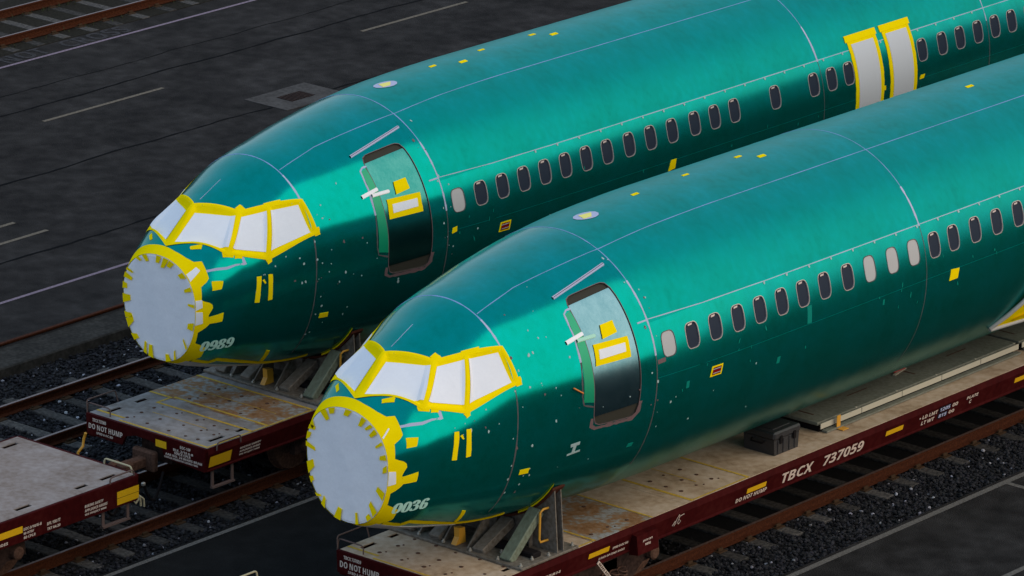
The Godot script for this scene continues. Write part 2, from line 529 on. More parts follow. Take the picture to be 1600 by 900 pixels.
# ---------------------------------------------------------------- ground
func sheet(x0: float, x1: float, z0: float, z1: float, y: float) -> SurfaceTool:
	var st := mb()
	quad(st, Vector3(x0, y, z0), Vector3(x1, y, z0), Vector3(x1, y, z1), Vector3(x0, y, z1), Vector3.UP)
	return st

func wavy(x0: float, x1: float, z: float, w: float, y: float, sd: int) -> SurfaceTool:
	var st := mb()
	var n := FastNoiseLite.new()
	n.seed = sd
	n.frequency = 0.35
	var steps := int((x1 - x0) / 0.25)
	var prev := []
	for i in steps + 1:
		var x: float = lerp(x0, x1, float(i) / steps)
		var c: float = z + n.get_noise_1d(x) * 0.10 + n.get_noise_1d(x * 6.0 + 90.0) * 0.03
		var hw: float = w * (0.5 + 0.45 * n.get_noise_1d(x * 4.0 + 300.0))
		var cur := [Vector3(x, y, c - hw), Vector3(x, y, c + hw)]
		if i > 0:
			quad(st, prev[0], cur[0], cur[1], prev[1], Vector3.UP)
		prev = cur
	return st

func build_ground():
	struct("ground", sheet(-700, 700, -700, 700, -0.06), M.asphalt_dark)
	struct("track_bed", sheet(-60, 120, -12.42, 2.14, -0.03), M.earth)
	# far roadway: a slab with a step at its edge
	var st := mb()
	box(st, Vector3(60, 0.05, -71.5), Vector3(400, 0.20, 116.7))
	var road := struct("road", st, M.asphalt)
	# kerb
	st = mb()
	prism(st, [Vector2(-0.05, -13.16), Vector2(0.148, -13.16), Vector2(0.150, -12.44), Vector2(0.13, -12.41), Vector2(-0.05, -12.39)], Vector3.UP, Vector3.BACK, Vector3(180, 0, 0), Vector3(-60, 0, 0))
	struct("kerb", st, M.concrete)
	st = sheet(-60, 200, -25.44, -25.36, 0.155)
	obj("edge_line", st, M.line_pink, road)
	obj("edge_line", sheet(-60, 200, -14.88, -14.80, 0.155), M.line_pink, road)
	for d in [[11.77, 14.95, -22.12], [20.62, 23.8, -22.16], [2.9, 6.94, -17.93], [3.6, 7.02, -17.2], [29.5, 32.7, -22.15]]:
		obj("lane_dash", sheet(d[0], d[1], d[2] - 0.045, d[2] + 0.045, 0.155), M.line_dash, road)
	for c in [[-20.0, 60.0, -22.95, 0.05, 1], [-20.0, 60.0, -19.72, 0.055, 2], [-20.0, 60.0, -16.4, 0.06, 3], [-20.0, 60.0, -23.9, 0.025, 4]]:
		obj("crack_seal", wavy(c[0], c[1], c[2], c[3], 0.1535, c[4]), M.crack, road)
	# faded words
	for w in [["DO", 13.0, 0.9], ["NOT", 14.2, 1.15], ["CROSS", 15.85, 1.75]]:
		var tm := letters(w[0], 0.46, w[2], 0.002)
		var o := obj("faded_lettering", tm, M.line_faded, road)
		o.transform = Transform3D(Basis(Vector3(1, 0, 0), Vector3(0, 0, -1), Vector3(0, 1, 0)), Vector3(w[1] + w[2] / 2.0, 0.1555, -25.72))
	# drain
	var dr := thing("storm_drain", "square concrete drain pad with slotted iron grate set in the far asphalt", "drain", Vector3(16.2, 0.15, -19.85))
	st = mb()
	for q in [[Vector3(-0.58, 0.004, 0), Vector3(0.5, 0.02, 1.1)], [Vector3(0.58, 0.004, 0), Vector3(0.5, 0.02, 1.1)], [Vector3(0, 0.004, -0.38), Vector3(0.66, 0.02, 0.34)], [Vector3(0, 0.004, 0.38), Vector3(0.66, 0.02, 0.34)]]:
		box(st, q[0], q[1])
	obj("pad", st, M.concrete_pale, dr)
	st = mb()
	box(st, Vector3(0, 0.006, 0), Vector3(0.64, 0.004, 0.40))
	obj("pit", st, M.black_iron, dr)
	for k in 9:
		st = mb()
		box(st, Vector3(-0.28 + k * 0.07, 0.014, 0), Vector3(0.03, 0.012, 0.38))
		obj("grate_bar", st, M.car_dark, dr)
	# near asphalt
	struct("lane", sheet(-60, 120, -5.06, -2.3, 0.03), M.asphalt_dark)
	struct("pavement", sheet(-60, 120, 2.13, 60, 0.03), M.asphalt)
	var lane := get_node("lane")
	obj("edge_line", sheet(-60, 120, -5.0, -4.91, 0.035), M.line_white, lane)
	var pv := get_node("pavement")
	obj("edge_line", sheet(-60, 120, 2.2, 2.31, 0.035), M.line_white, pv)
	obj("edge_line", sheet(-60, 120, 4.49, 4.59, 0.035), M.line_white, pv)
	obj("cross_line", sheet(7.9, 8.0, 2.312, 4.488, 0.035), M.line_white, pv)
	# ballast
	var rock := rock_mesh()
	for b in [[-2.0, 13.0, 0.80, 2.18, 640.0], [-8.0, 7.0, -12.40, -5.12, 430.0], [-6.5, 3.0, -2.4, 0.6, 250.0]]:
		var nn := int((b[1] - b[0]) * (b[3] - b[2]) * b[4])
		var mm := MultiMesh.new()
		mm.transform_format = MultiMesh.TRANSFORM_3D
		mm.use_colors = true
		mm.mesh = rock
		mm.instance_count = nn
		for i in nn:
			var px := rng.randf_range(b[0], b[1])
			var pz := rng.randf_range(b[2], b[3])
			var sc := rng.randf_range(0.016, 0.036)
			for tk in [[0.0, 4.2, 0.697], [ZB, -3.69, 0.70], [ZB - 3.70, 1.24, 0.69]]:
				if absf(pz - tk[0]) < 1.30 and absf(fposmod(px - tk[1] + tk[2] / 2.0, tk[2]) - tk[2] / 2.0) < 0.115:
					sc *= 0.3
			var bas := Basis.from_euler(Vector3(rng.randf() * TAU, rng.randf() * TAU, rng.randf() * TAU)).scaled(Vector3(sc, sc * rng.randf_range(0.6, 1.0), sc))
			var y := rng.randf_range(-0.035, 0.005)
			mm.set_instance_transform(i, Transform3D(bas, Vector3(px, y, pz)))
			var g := rng.randf_range(0.007, 0.036)
			if rng.randf() < 0.015:
				g = rng.randf_range(0.15, 0.40)
			mm.set_instance_color(i, Color(g, g * rng.randf_range(0.93, 1.0), g * rng.randf_range(0.95, 1.1)))
		var mi := MultiMeshInstance3D.new()
		mi.multimesh = mm
		mi.material_override = M.stone
		mi.name = numbered("ballast")
		add_child(mi)
		mi.set_meta("kind", "stuff")
		mi.set_meta("label", "dark crushed stone ballast around the sleepers of the %s" % ["near track beside the white line", "two far tracks", "near track under the flatcar"][taken["ballast"]])
		mi.set_meta("category", "ballast")

func rock_mesh() -> ArrayMesh:
	var st := mb()
	var t := (1.0 + sqrt(5.0)) / 2.0
	var v := [Vector3(-1, t, 0), Vector3(1, t, 0), Vector3(-1, -t, 0), Vector3(1, -t, 0), Vector3(0, -1, t), Vector3(0, 1, t), Vector3(0, -1, -t), Vector3(0, 1, -t), Vector3(t, 0, -1), Vector3(t, 0, 1), Vector3(-t, 0, -1), Vector3(-t, 0, 1)]
	for i in v.size():
		v[i] = v[i].normalized() * rng.randf_range(0.72, 1.25)
	var f := [[0, 11, 5], [0, 5, 1], [0, 1, 7], [0, 7, 10], [0, 10, 11], [1, 5, 9], [5, 11, 4], [11, 10, 2], [10, 7, 6], [7, 1, 8], [3, 9, 4], [3, 4, 2], [3, 2, 6], [3, 6, 8], [3, 8, 9], [4, 9, 5], [2, 4, 11], [6, 2, 10], [8, 6, 7], [9, 8, 1]]
	for q in f:
		tri(st, v[q[0]], v[q[1]], v[q[2]], v[q[0]] + v[q[1]] + v[q[2]])
	st.generate_normals()
	return st.commit()

func letters(text: String, height: float, width: float, depth: float, weight := 700) -> ArrayMesh:
	var f := SystemFont.new()
	f.font_names = PackedStringArray(["Droid Sans"])
	f.font_weight = weight
	return letters_font(text, height, width, depth, f)

func letters_font(text: String, height: float, width: float, depth: float, f: Font) -> ArrayMesh:
	var tm := TextMesh.new()
	tm.text = text
	tm.font = f
	tm.font_size = 48
	tm.pixel_size = 0.01
	tm.depth = 0.01
	tm.curve_step = 1.5
	var arr: Array = tm.get_mesh_arrays()
	var vs: PackedVector3Array = arr[Mesh.ARRAY_VERTEX]
	var lo := Vector3(1e9, 1e9, 1e9)
	var hi := -lo
	for p in vs:
		lo = lo.min(p)
		hi = hi.max(p)
	var sc := Vector3(width / maxf(hi.x - lo.x, 0.001), height / maxf(hi.y - lo.y, 0.001), depth / maxf(hi.z - lo.z, 0.001))
	var cen := (lo + hi) / 2.0
	for i in vs.size():
		vs[i] = (vs[i] - cen) * sc
	arr[Mesh.ARRAY_VERTEX] = vs
	var am := ArrayMesh.new()
	am.add_surface_from_arrays(Mesh.PRIMITIVE_TRIANGLES, arr)
	return am

# ---------------------------------------------------------------- tracks
func rail_profile() -> Array:
	return [Vector2(0.0, -0.07), Vector2(0.012, -0.07), Vector2(0.03, -0.012), Vector2(0.115, -0.010), Vector2(0.125, -0.034), Vector2(0.150, -0.036), Vector2(0.158, -0.028), Vector2(0.158, 0.028), Vector2(0.150, 0.036), Vector2(0.125, 0.034), Vector2(0.115, 0.010), Vector2(0.03, 0.012), Vector2(0.012, 0.07), Vector2(0.0, 0.07)]

func track(z: float, label: String, xs: Vector2, pitch: float, x_ref: float, base: float, with_sleepers := true):
	var t := thing("railway_track", label, "track", Vector3(0, base, z), "tracks of the rail yard")
	for s in [-1.0, 1.0]:
		var st := mb()
		prism(st, rail_profile(), Vector3.UP, Vector3.BACK, Vector3(150, 0, 0), Vector3(-50, 0.012, s * 0.7525))
		var r := obj("rail", st, M.rail, t)
		st = mb()
		quad(st, Vector3(-50, 0.1715, s * 0.7525 - 0.024), Vector3(100, 0.1715, s * 0.7525 - 0.024), Vector3(100, 0.1715, s * 0.7525 + 0.024), Vector3(-50, 0.1715, s * 0.7525 + 0.024), Vector3.UP)
		obj("running_surface", st, M.rail_head, r)
	if not with_sleepers:
		return
	var meshes := []
	for k in 3:
		var st := mb()
		box(st, Vector3.ZERO, Vector3(0.225, 0.16, 2.55), 0.012)
		st.generate_normals()
		meshes.append(st.commit())
	var stp := mb()
	box(stp, Vector3.ZERO, Vector3(0.19, 0.018, 0.34), 0.004)
	box(stp, Vector3(0.0, 0.025, 0.105), Vector3(0.11, 0.05, 0.035), 0.008)
	box(stp, Vector3(0.05, 0.02, -0.105), Vector3(0.03, 0.04, 0.03), 0.006)
	stp.generate_normals()
	var plate: ArrayMesh = stp.commit()
	var i0 := int(floor((xs.x - x_ref) / pitch))
	var i1 := int(ceil((xs.y - x_ref) / pitch))
	for i in range(i0, i1):
		var o := MeshInstance3D.new()
		var k := rng.randi() % 3
		o.mesh = meshes[k]
		o.material_override = M.woods[k]
		o.name = "sleeper"
		t.add_child(o, true)
		o.position = Vector3(x_ref + i * pitch + rng.randf_range(-0.03, 0.03), -0.075 + rng.randf_range(-0.006, 0.006), rng.randf_range(-0.04, 0.04))
		o.rotation.y = rng.randf_range(-0.03, 0.03)
		for s in [-1.0, 1.0]:
			var p := MeshInstance3D.new()
			p.mesh = plate
			p.material_override = M.clip
			p.name = "rail_clip"
			o.add_child(p, true)
			p.position = Vector3(0, 0.087, s * 0.7525 - o.position.z)
			p.rotation.y = 0.0 if s > 0 else PI

func build_tracks():
	track(0.0, "near track on brown sleepers with dark ballast beside the striped pavement edge", Vector2(-7, 13), 0.697, 4.2, 0.0)
	track(ZB, "track under the far flatcars with rusty near rail beside the narrow asphalt lane", Vector2(-9, 5), 0.70, -3.69, 0.0)
	track(ZB - 3.70, "empty track with curved grey sleepers between the far flatcars and the kerb", Vector2(-5, 8), 0.69, 1.24, 0.0)
	# track sunk in the far road
	track(-27.29, "track in weedy ground beyond the faded words on the far road", Vector2(10, 26), 0.72, 12.0, 0.165)
	var st := mb()
	box(st, Vector3(40, 0.145, -27.5), Vector3(180, 0.03, 3.0))
	struct("weedy_ground", st, M.earth_brown)
	st = mb()
	prism(st, rail_profile(), Vector3.UP, Vector3.BACK, Vector3(150, 0, 0), Vector3(-50, 0.045, -13.24))
	var r := obj("kerb_rail", st, M.rail)
	tag(r, "rusty single rail laid along the concrete kerb of the far road", "rail")
	# weeds along the sunk rail
	var wd := mb()
	for i in 260:
		var p := Vector3(rng.randf_range(9, 24), 0.16, [-26.35, -26.75, -27.9][rng.randi() % 3] + rng.randf_range(-0.12, 0.12))
		for k in 4:
			var d := Vector3(rng.randf_range(-1, 1), 0, rng.randf_range(-1, 1)).normalized()
			var h := rng.randf_range(0.03, 0.10)
			tri(wd, p, p + d.cross(Vector3.UP) * 0.015, p + d * h * 0.6 + Vector3.UP * h, d)
	var w := obj("weeds", wd, M.weed)
	w.set_meta("kind", "stuff")
	tag(w, "thin dry weeds growing along the sunken rails", "weeds")

# ---------------------------------------------------------------- flatcars
func text_on(parent: Node, text: String, w: float, h: float, at: Vector3, ba: Basis, m: Material, called := "lettering"):
	var o := obj(called, letters(text, h, w, 0.003), m, parent)
	o.transform = Transform3D(ba, at)
	return o

func bogie(car: Node3D, x: float):
	var st := mb()
	box(st, Vector3(x, 0.62, 0), Vector3(0.36, 0.22, 2.1), 0.03)
	var b := obj("bogie", st, M.car_dark, car)
	for s in [-1.0, 1.0]:
		st = mb()
		var z: float = s * 1.0
		prism(st, [Vector2(-1.10, 0.50), Vector2(-1.08, 0.72), Vector2(-0.62, 0.74), Vector2(-0.36, 0.86), Vector2(0.36, 0.86), Vector2(0.62, 0.74), Vector2(1.08, 0.72), Vector2(1.10, 0.50), Vector2(0.72, 0.48), Vector2(0.42, 0.24), Vector2(-0.42, 0.24), Vector2(-0.72, 0.48)], Vector3.RIGHT, Vector3.UP, Vector3(0, 0, 0.10), Vector3(x, 0, z - 0.05))
		obj("side_frame", st, M.car_dark, b)
		for e in [-0.17, 0.0, 0.17]:
			st = mb()
			var pts := []
			for k in 61:
				var an := TAU * k / 12.0
				pts.append(Vector3(x + e + cos(an) * 0.065, 0.30 + 0.26 * k / 60.0, z + s * 0.13 + sin(an) * 0.065))
			tube(st, pts, 0.014, 6)
			obj("spring", st, M.iron_brown, b, true)
		for e in [-0.86, 0.86]:
			st = mb()
			lathe(st, [Vector2(-0.07, 0.0), Vector2(-0.07, 0.36), Vector2(-0.06, 0.42), Vector2(0.05, 0.43), Vector2(0.055, 0.455), Vector2(0.075, 0.455), Vector2(0.075, 0.0)], Vector3(x + e, RAIL + 0.43, s * 0.75), Vector3(0, 0, -s))
			var w := obj("wheel", st, M.iron_brown, b)
			st = mb()
			lathe(st, [Vector2(0, 0.10), Vector2(0.30, 0.10), Vector2(0.32, 0.07), Vector2(0.32, 0.0)], Vector3(x + e, RAIL + 0.43, s * 0.86), Vector3(0, 0, s), 16)
			obj("axle_cap", st, M.iron_brown, w)

func grab(car: Node, pts: Array, m: Material, r := 0.011):
	# rounded bar through the points
	var q := [pts[0]]
	for i in range(1, pts.size() - 1):
		var a: Vector3 = pts[i] + (pts[i - 1] - pts[i]).normalized() * 0.04
		var b: Vector3 = pts[i] + (pts[i + 1] - pts[i]).normalized() * 0.04
		q.append(a)
		q.append(a.lerp(b, 0.5).lerp(pts[i], 0.4))
		q.append(b)
	q.append(pts[-1])
	var st := mb()
	tube(st, q, r, 7)
	obj("grab_iron", st, m, car, true)

func coupler(car: Node, x: float, d: float):
	var st := mb()
	box(st, Vector3(x + d * 0.20, 0.72, 0), Vector3(0.62, 0.16, 0.16), 0.02)
	box(st, Vector3(x + d * 0.05, 0.74, 0), Vector3(0.12, 0.32, 0.46), 0.03)
	var c := obj("coupler", st, M.iron_brown, car)
	st = mb()
	box(st, Vector3(x + d * 0.56, 0.72, 0.09), Vector3(0.24, 0.28, 0.18), 0.05)
	box(st, Vector3(x + d * 0.60, 0.72, -0.10), Vector3(0.22, 0.22, 0.12), 0.04)
	obj("knuckle", st, M.iron_brown, c)
	st = mb()
	var pts := []
	for k in 13:
		var t := k / 12.0
		pts.append(Vector3(x + d * (0.1 + 0.42 * t), 0.66 - 0.34 * sin(t * PI) - 0.08 * t, 0.42))
	tube(st, pts, 0.022, 8)
	obj("air_hose", st, M.black_iron, c, true)
	st = mb()
	box(st, pts[12] + Vector3(0, 0, 0), Vector3(0.06, 0.05, 0.05), 0.01)
	obj("hose_coupling", st, M.bolt, c)

func flatcar(called: String, label: String, xe: float, L: float, z: float, d: float, sloped: bool, plates: Array, slots: Array) -> Node3D:
	# xe: the end in view; the car runs from there along d
	var car := thing(called, label, "flatcar", Vector3(xe, 0, z), "flatcars")
	for p in plates:           # [from, to, material]
		var st := mb()
		var a: float = p[0] * d
		var b: float = p[1] * d
		var lo: float = minf(a, b) + 0.003
		var hi: float = maxf(a, b) - 0.003
		var bands := []                 # plate cut into rows across its width so that the stake slots are open
		for zz in [[-1.20, -1.045], [-1.045, -0.960], [-0.960, 0.960], [0.960, 1.045], [1.045, 1.20]]:
			var x0 := lo
			if absf(zz[0] + zz[1]) > 1.9 and absf(zz[1] - zz[0]) < 0.1:
				for sl in slots:
					if sl[2] * zz[0] > 0.0 and sl[0] > lo and sl[1] < hi:
						bands.append([x0, sl[0], zz])
						x0 = sl[1]
			bands.append([x0, hi, zz])
		for q in bands:
			box(st, Vector3((q[0] + q[1]) / 2.0, DECK - 0.008, (q[2][0] + q[2][1]) / 2.0), Vector3(q[1] - q[0], 0.016, q[2][1] - q[2][0]))
		obj("deck_plate", st, p[2], car)
	for s in [-1.0, 1.0]:
		var st := mb()
		var prof := [Vector2(DECK - 0.008, 1.203), Vector2(DECK - 0.008, 1.215), Vector2(DECK - 0.09, 1.25), Vector2(0.84, 1.19), Vector2(0.825, 1.21), Vector2(0.81, 1.21), Vector2(0.81, 1.10), Vector2(0.84, 1.10), Vector2(DECK - 0.06, 1.16)]
		if not sloped:
			prof = [Vector2(DECK, 1.203), Vector2(DECK, 1.24), Vector2(DECK - 0.01, 1.25), Vector2(0.80, 1.25), Vector2(0.79, 1.235), Vector2(0.79, 1.12), Vector2(0.82, 1.12), Vector2(DECK - 0.06, 1.20)]
		var pr := []
		for q in prof:
			pr.append(Vector2(q.x, q.y * s))
		prism(st, pr, Vector3.UP, Vector3.BACK, Vector3(d * L, 0, 0), Vector3.ZERO)
		obj("side_sill", st, M.car_red, car)
	var st2 := mb()
	box(st2, Vector3(d * L / 2, 0.88, 0), Vector3(L - 0.4, 0.44, 0.62))
	obj("centre_sill", st2, M.car_dark, car)
	for k in int(L / 1.6):
		st2 = mb()
		box(st2, Vector3(d * (1.0 + k * 1.6), 1.0, 0), Vector3(0.10, 0.22, 2.2))
		obj("cross_member", st2, M.car_dark, car)
	# end wall with a hollow over the coupler
	var t2 := mb()
	prism(t2, [Vector2(-1.22, DECK - 0.002), Vector2(1.22, DECK - 0.002), Vector2(1.20, 0.82), Vector2(0.40, 0.86), Vector2(0.34, 1.00), Vector2(0.10, 1.055), Vector2(-0.2, 1.06), Vector2(-0.40, 1.0), Vector2(-0.48, 0.85), Vector2(-1.20, 0.86)], Vector3.BACK, Vector3.UP, Vector3(-d * 0.05, 0, 0), Vector3(0, 0, 0))
	obj("end_sill", t2, M.car_red, car)
	t2 = mb()
	box(t2, Vector3(d * L, 1.0, 0), Vector3(0.06, 0.36, 2.4))
	obj("end_sill", t2, M.car_red, car)
	coupler(car, 0.0, -d)
	bogie(car, d * 3.15)
	bogie(car, d * (L - 3.15))
	return car

func deck_marks(car: Node3D, lines: Array, holes: Array):
	for l in lines:            # x0, x1, z0, z1 local
		obj("marking", sheet(l[0], l[1], l[2], l[3], DECK + 0.0035), M.deck_yellow, car)
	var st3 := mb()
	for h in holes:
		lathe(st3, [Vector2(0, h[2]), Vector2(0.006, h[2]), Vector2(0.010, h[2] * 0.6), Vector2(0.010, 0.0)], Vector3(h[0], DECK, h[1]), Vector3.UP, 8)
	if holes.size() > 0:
		var o := obj("deck_hole_discs", st3, M.iron_brown, car)  # dark discs standing in for the shade of drilled holes; raised shape added
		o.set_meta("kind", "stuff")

func hole_rows(x0: float, x1: float, zs: Array, step: float) -> Array:
	var out := []
	for z in zs:
		var x := x0
		while x < x1:
			out.append([x + rng.randf_range(-0.02, 0.02), z + rng.randf_range(-0.02, 0.02), rng.randf_range(0.022, 0.034)])
			if rng.randf() < 0.5:
				out.append([x + 0.09, z + 0.05, 0.015])
			x += step
	return out

func reflector(car: Node, x0: float, x1: float, y0: float, y1: float, sloped: bool, s := 1.0):
	var st := mb()
	var zf := func(y: float) -> float:
		return s * ((1.25 - (DECK - 0.09 - y) * 0.24 if sloped else 1.25) + 0.004)
	quad(st, Vector3(x0, y0, zf.call(y0)), Vector3(x1, y0, zf.call(y0)), Vector3(x1, y1, zf.call(y1)), Vector3(x0, y1, zf.call(y1)), Vector3(0, 0, s))
	var o := obj("reflector", st, M.reflector, car)
	if x1 - x0 > 0.3 and y1 - y0 > 0.15 and not sloped:
		st = mb()
		quad(st, Vector3(x0, (y0 + y1) / 2 - 0.003, zf.call(y0) + 0.002), Vector3(x1, (y0 + y1) / 2 - 0.003, zf.call(y0) + 0.002), Vector3(x1, (y0 + y1) / 2 + 0.003, zf.call(y0) + 0.002), Vector3(x0, (y0 + y1) / 2 + 0.003, zf.call(y0) + 0.002), Vector3(0, 0, s))
		obj("joint", st, M.car_dark, o)

func side_text(car: Node, text: String, x0: float, x1: float, y0: float, y1: float, sloped: bool, italic := 0.0, m: Material = null):
	var tilt := atan(0.24) if sloped else 0.0
	var up := Vector3(italic, cos(tilt), sin(tilt)).normalized()
	var ym := (y0 + y1) / 2.0
	var zc := (1.25 - (DECK - 0.09 - ym) * 0.24 if sloped else 1.25) + 0.004
	var ba := Basis(Vector3.RIGHT, Vector3(italic, cos(tilt), sin(tilt)), Vector3(0, -sin(tilt), cos(tilt)))
	return text_on(car, text, x1 - x0, y1 - y0, Vector3((x0 + x1) / 2.0, ym, zc), ba, M.letter if m == null else m)

func end_text(car: Node, text: String, z0: float, z1: float, y0: float, y1: float, face := -0.054):
	# on the end wall that looks down -x; reads towards +z
	var ba := Basis(Vector3(0, 0, 1), Vector3.UP, Vector3(-1, 0, 0))
	return text_on(car, text, z1 - z0, y1 - y0, Vector3(face, (y0 + y1) / 2.0, (z0 + z1) / 2.0), ba, M.letter)

func end_furniture(car: Node3D):
	# bent bars at the corner of the end wall and along both sides
	grab(car, [Vector3(0.06, DECK, 0.3 - 1.12), Vector3(0.06, DECK + 0.12, -0.82), Vector3(0.06, DECK + 0.12, -1.28), Vector3(0.06, DECK - 0.05, -1.30)], M.grab)
	grab(car, [Vector3(0.02, DECK - 0.02, -1.26), Vector3(0.02, DECK + 0.17, -1.27), Vector3(0.62, DECK + 0.17, -1.27), Vector3(0.66, DECK - 0.02, -1.25)], M.grab)
	grab(car, [Vector3(0.16, DECK - 0.06, 1.255), Vector3(0.17, DECK + 0.06, 1.26), Vector3(0.66, DECK + 0.06, 1.26), Vector3(0.67, DECK - 0.06, 1.255)], M.grab)
	# stirrup below the near corner
	var st := mb()
	for q in [[Vector3(0.16, 0.68, 1.16), Vector3(0.05, 0.30, 0.02)], [Vector3(0.58, 0.68, 1.16), Vector3(0.05, 0.30, 0.02)], [Vector3(0.37, 0.53, 1.17), Vector3(0.47, 0.025, 0.06)]]:
		box(st, q[0], q[1])
	obj("step", st, M.grab, car)

func build_cars():
	# near car, carries the near fuselage
	var fx := -3.10
	var front := flatcar("flatcar", "dark red flatcar with large pale letters along its sill under the near fuselage", fx, 27.0, 0.0, 1.0, true, [[0.0, 1.03, M.deck_tan], [1.03, 2.56, M.deck_tan], [2.56, 3.86, M.deck_rust], [3.86, 4.62, M.deck_tan], [4.62, 6.08, M.deck_tan], [6.08, 8.1, M.deck_tan], [8.1, 16.0, M.deck_tan], [16.0, 27.0, M.deck_tan]], [[0.22, 0.52, -1.0], [0.80, 1.0, -1.0], [0.2, 0.5, 1.0], [0.85, 1.02, 1.0]])
	var lines := []
	for l in [[0.02, 0.06, -0.62, 1.2], [0.13, 0.18, -1.19, -0.62], [1.02, 1.07, -1.2, 1.2], [2.60, 2.64, -1.2, 1.2], [3.86, 3.90, -1.2, 1.2], [4.77, 4.83, -1.2, 1.2], [6.08, 6.13, -1.2, 1.2]]:
		lines.append(l)
	lines.append([5.43, 5.45, -1.2, 0.75])
	for l in [[1.07, 2.6, 1.165, 1.195], [4.83, 6.08, 1.165, 1.195]]:
		lines.append(l)
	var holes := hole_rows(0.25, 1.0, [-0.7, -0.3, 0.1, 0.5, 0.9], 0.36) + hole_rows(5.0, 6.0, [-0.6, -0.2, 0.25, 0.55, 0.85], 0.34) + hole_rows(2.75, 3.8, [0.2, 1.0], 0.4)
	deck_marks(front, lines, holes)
	end_furniture(front)
	end_text(front, "TBCX 737059", -1.08, -0.76, 1.08, 1.13)
	end_text(front, "DO NOT HUMP", -1.15, -0.43, 0.95, 1.04)
	end_text(front, "SPBD 6 OC BD", -1.0, -0.62, 0.885, 0.925)
	side_text(front, "TBCX", 3.74 - fx, 4.49 - fx, 0.88, 1.045, true, 0.10)
	side_text(front, "737059", 4.75 - fx, 5.73 - fx, 0.885, 1.05, true, 0.10)
	side_text(front, "DO NOT HUMP", 2.69 - fx, 3.41 - fx, 0.868, 0.932, true, 0.10)
	side_text(front, "• LD LMT", 7.12 - fx, 7.58 - fx, 0.985, 1.045, true, 0.10)
	side_text(front, "LT WT", 7.20 - fx, 7.52 - fx, 0.885, 0.945, true, 0.10)
	for q in [[7.61, 7.93, 0.975, 1.07, "1205"], [7.61, 7.87, 0.872, 0.965, "815"]]:
		var st := mb()
		var z0: float = 1.25 - (DECK - 0.09 - q[2]) * 0.24 + 0.002
		var z1: float = 1.25 - (DECK - 0.09 - q[3]) * 0.24 + 0.002
		quad(st, Vector3(q[0] - fx, q[2], z0), Vector3(q[1] - fx, q[2], z0), Vector3(q[1] - fx, q[3], z1), Vector3(q[0] - fx, q[3], z1), Vector3(0, 0, 1))
		obj("stencil_patch", st, M.black_paint, front)
		side_text(front, q[4], q[0] + 0.03 - fx, q[1] - 0.03 - fx, q[2] + 0.015, q[3] - 0.02, true, 0.10, M.sealant)
	side_text(front, "00", 7.96 - fx, 8.10 - fx, 0.99, 1.05, true, 0.10)
	side_text(front, "00", 7.90 - fx, 8.04 - fx, 0.89, 0.945, true, 0.10)
	side_text(front, "PLATE", 8.33 - fx, 8.62 - fx, 1.01, 1.06, true, 0.10)
	side_text(front, "C", 8.42 - fx, 8.47 - fx, 0.925, 0.98, true, 0.10)
	side_text(front, "SPBD 6-OC BD", -0.12 - fx, 0.22 - fx, 0.955, 0.99, true, 0.10)
	side_text(front, "2 INCH HP COMP SHOES", -0.40 - fx, 0.17 - fx, 0.868, 0.90, true, 0.10)
	side_text(front, "BLT 05-98 D-B", -1.62 - fx, -1.25 - fx, 0.93, 0.97, true, 0.10)
	for q in [[-0.65, -0.20], [2.92, 3.37], [6.28, 6.71], [9.6, 10.05]]:
		reflector(front, q[0] - fx, q[1] - fx, 0.955, 1.035, true)
	# chalk scribble
	var sc := mb()
	var pts := []
	for p in [[1.22, 0.93], [1.27, 0.99], [1.30, 0.95], [1.26, 0.92], [1.30, 1.02], [1.34, 1.08], [1.35, 1.0], [1.40, 0.96], [1.36, 0.92], [1.33, 0.95], [1.36, 1.05], [1.45, 1.06]]:
		pts.append(Vector3(p[0] - fx, p[1], 1.25 - (DECK - 0.09 - p[1]) * 0.24 + 0.003))
	tube(sc, pts, 0.0045, 5)
	obj("chalk_mark", sc, M.letter, front, true)
	# jacking bracket
	var jb := mb()
	prism(jb, [Vector2(0.76, 1.20), Vector2(0.78, 1.36), Vector2(0.80, 1.36), Vector2(1.06, 1.33), Vector2(1.07, 1.22), Vector2(1.0, 1.19)], Vector3.UP, Vector3.BACK, Vector3(0.46, 0, 0), Vector3(0.28 - fx, 0, 0))
	var jo := obj("jacking_bracket", jb, M.car_red, front)
	for q in [["JACK LIFT", 0.945, 0.975, 0.22], ["HERE", 0.89, 0.92, 0.12]]:
		var tb := Basis(Vector3.RIGHT, Vector3(0.1, 0.993, -0.115), Vector3(0, 0.115, 0.993))
		text_on(jo, q[0], q[3], q[2] - q[1], Vector3(0.51 - fx, (q[1] + q[2]) / 2.0, 1.363 - ((q[1] + q[2]) / 2.0 - 0.80) * 0.115), tb, M.letter)
	# placard rod hanging from the sill
	var rod := mb()
	box(rod, Vector3(-0.30 - fx, 0.70, 1.22), Vector3(0.40, 0.055, 0.012), 0.0, Basis(Vector3.BACK, -0.85))
	var ro := obj("brake_rod_plate", rod, M.letter, front)
	text_on(ro, "BRAKE ROD", 0.34, 0.035, Vector3(-0.30 - fx, 0.70, 1.228), Basis(Vector3.BACK, -0.85), M.car_dark)

	# far car, carries the far fuselage
	var mx := -1.35
	var midcar := flatcar("flatcar", "rust stained dark red flatcar carrying the far fuselage, its end coupled to an empty car", mx, 27.0, ZB, 1.0, true, [[0.0, 1.26, M.deck_grey], [1.26, 2.30, M.deck_rust], [2.30, 4.0, M.deck_grey], [4.0, 5.4, M.deck_rust], [5.4, 27.0, M.deck_grey]], [[0.18, 0.48, -1.0], [0.78, 1.02, -1.0], [0.25, 0.56, 1.0], [0.83, 1.05, 1.0]])
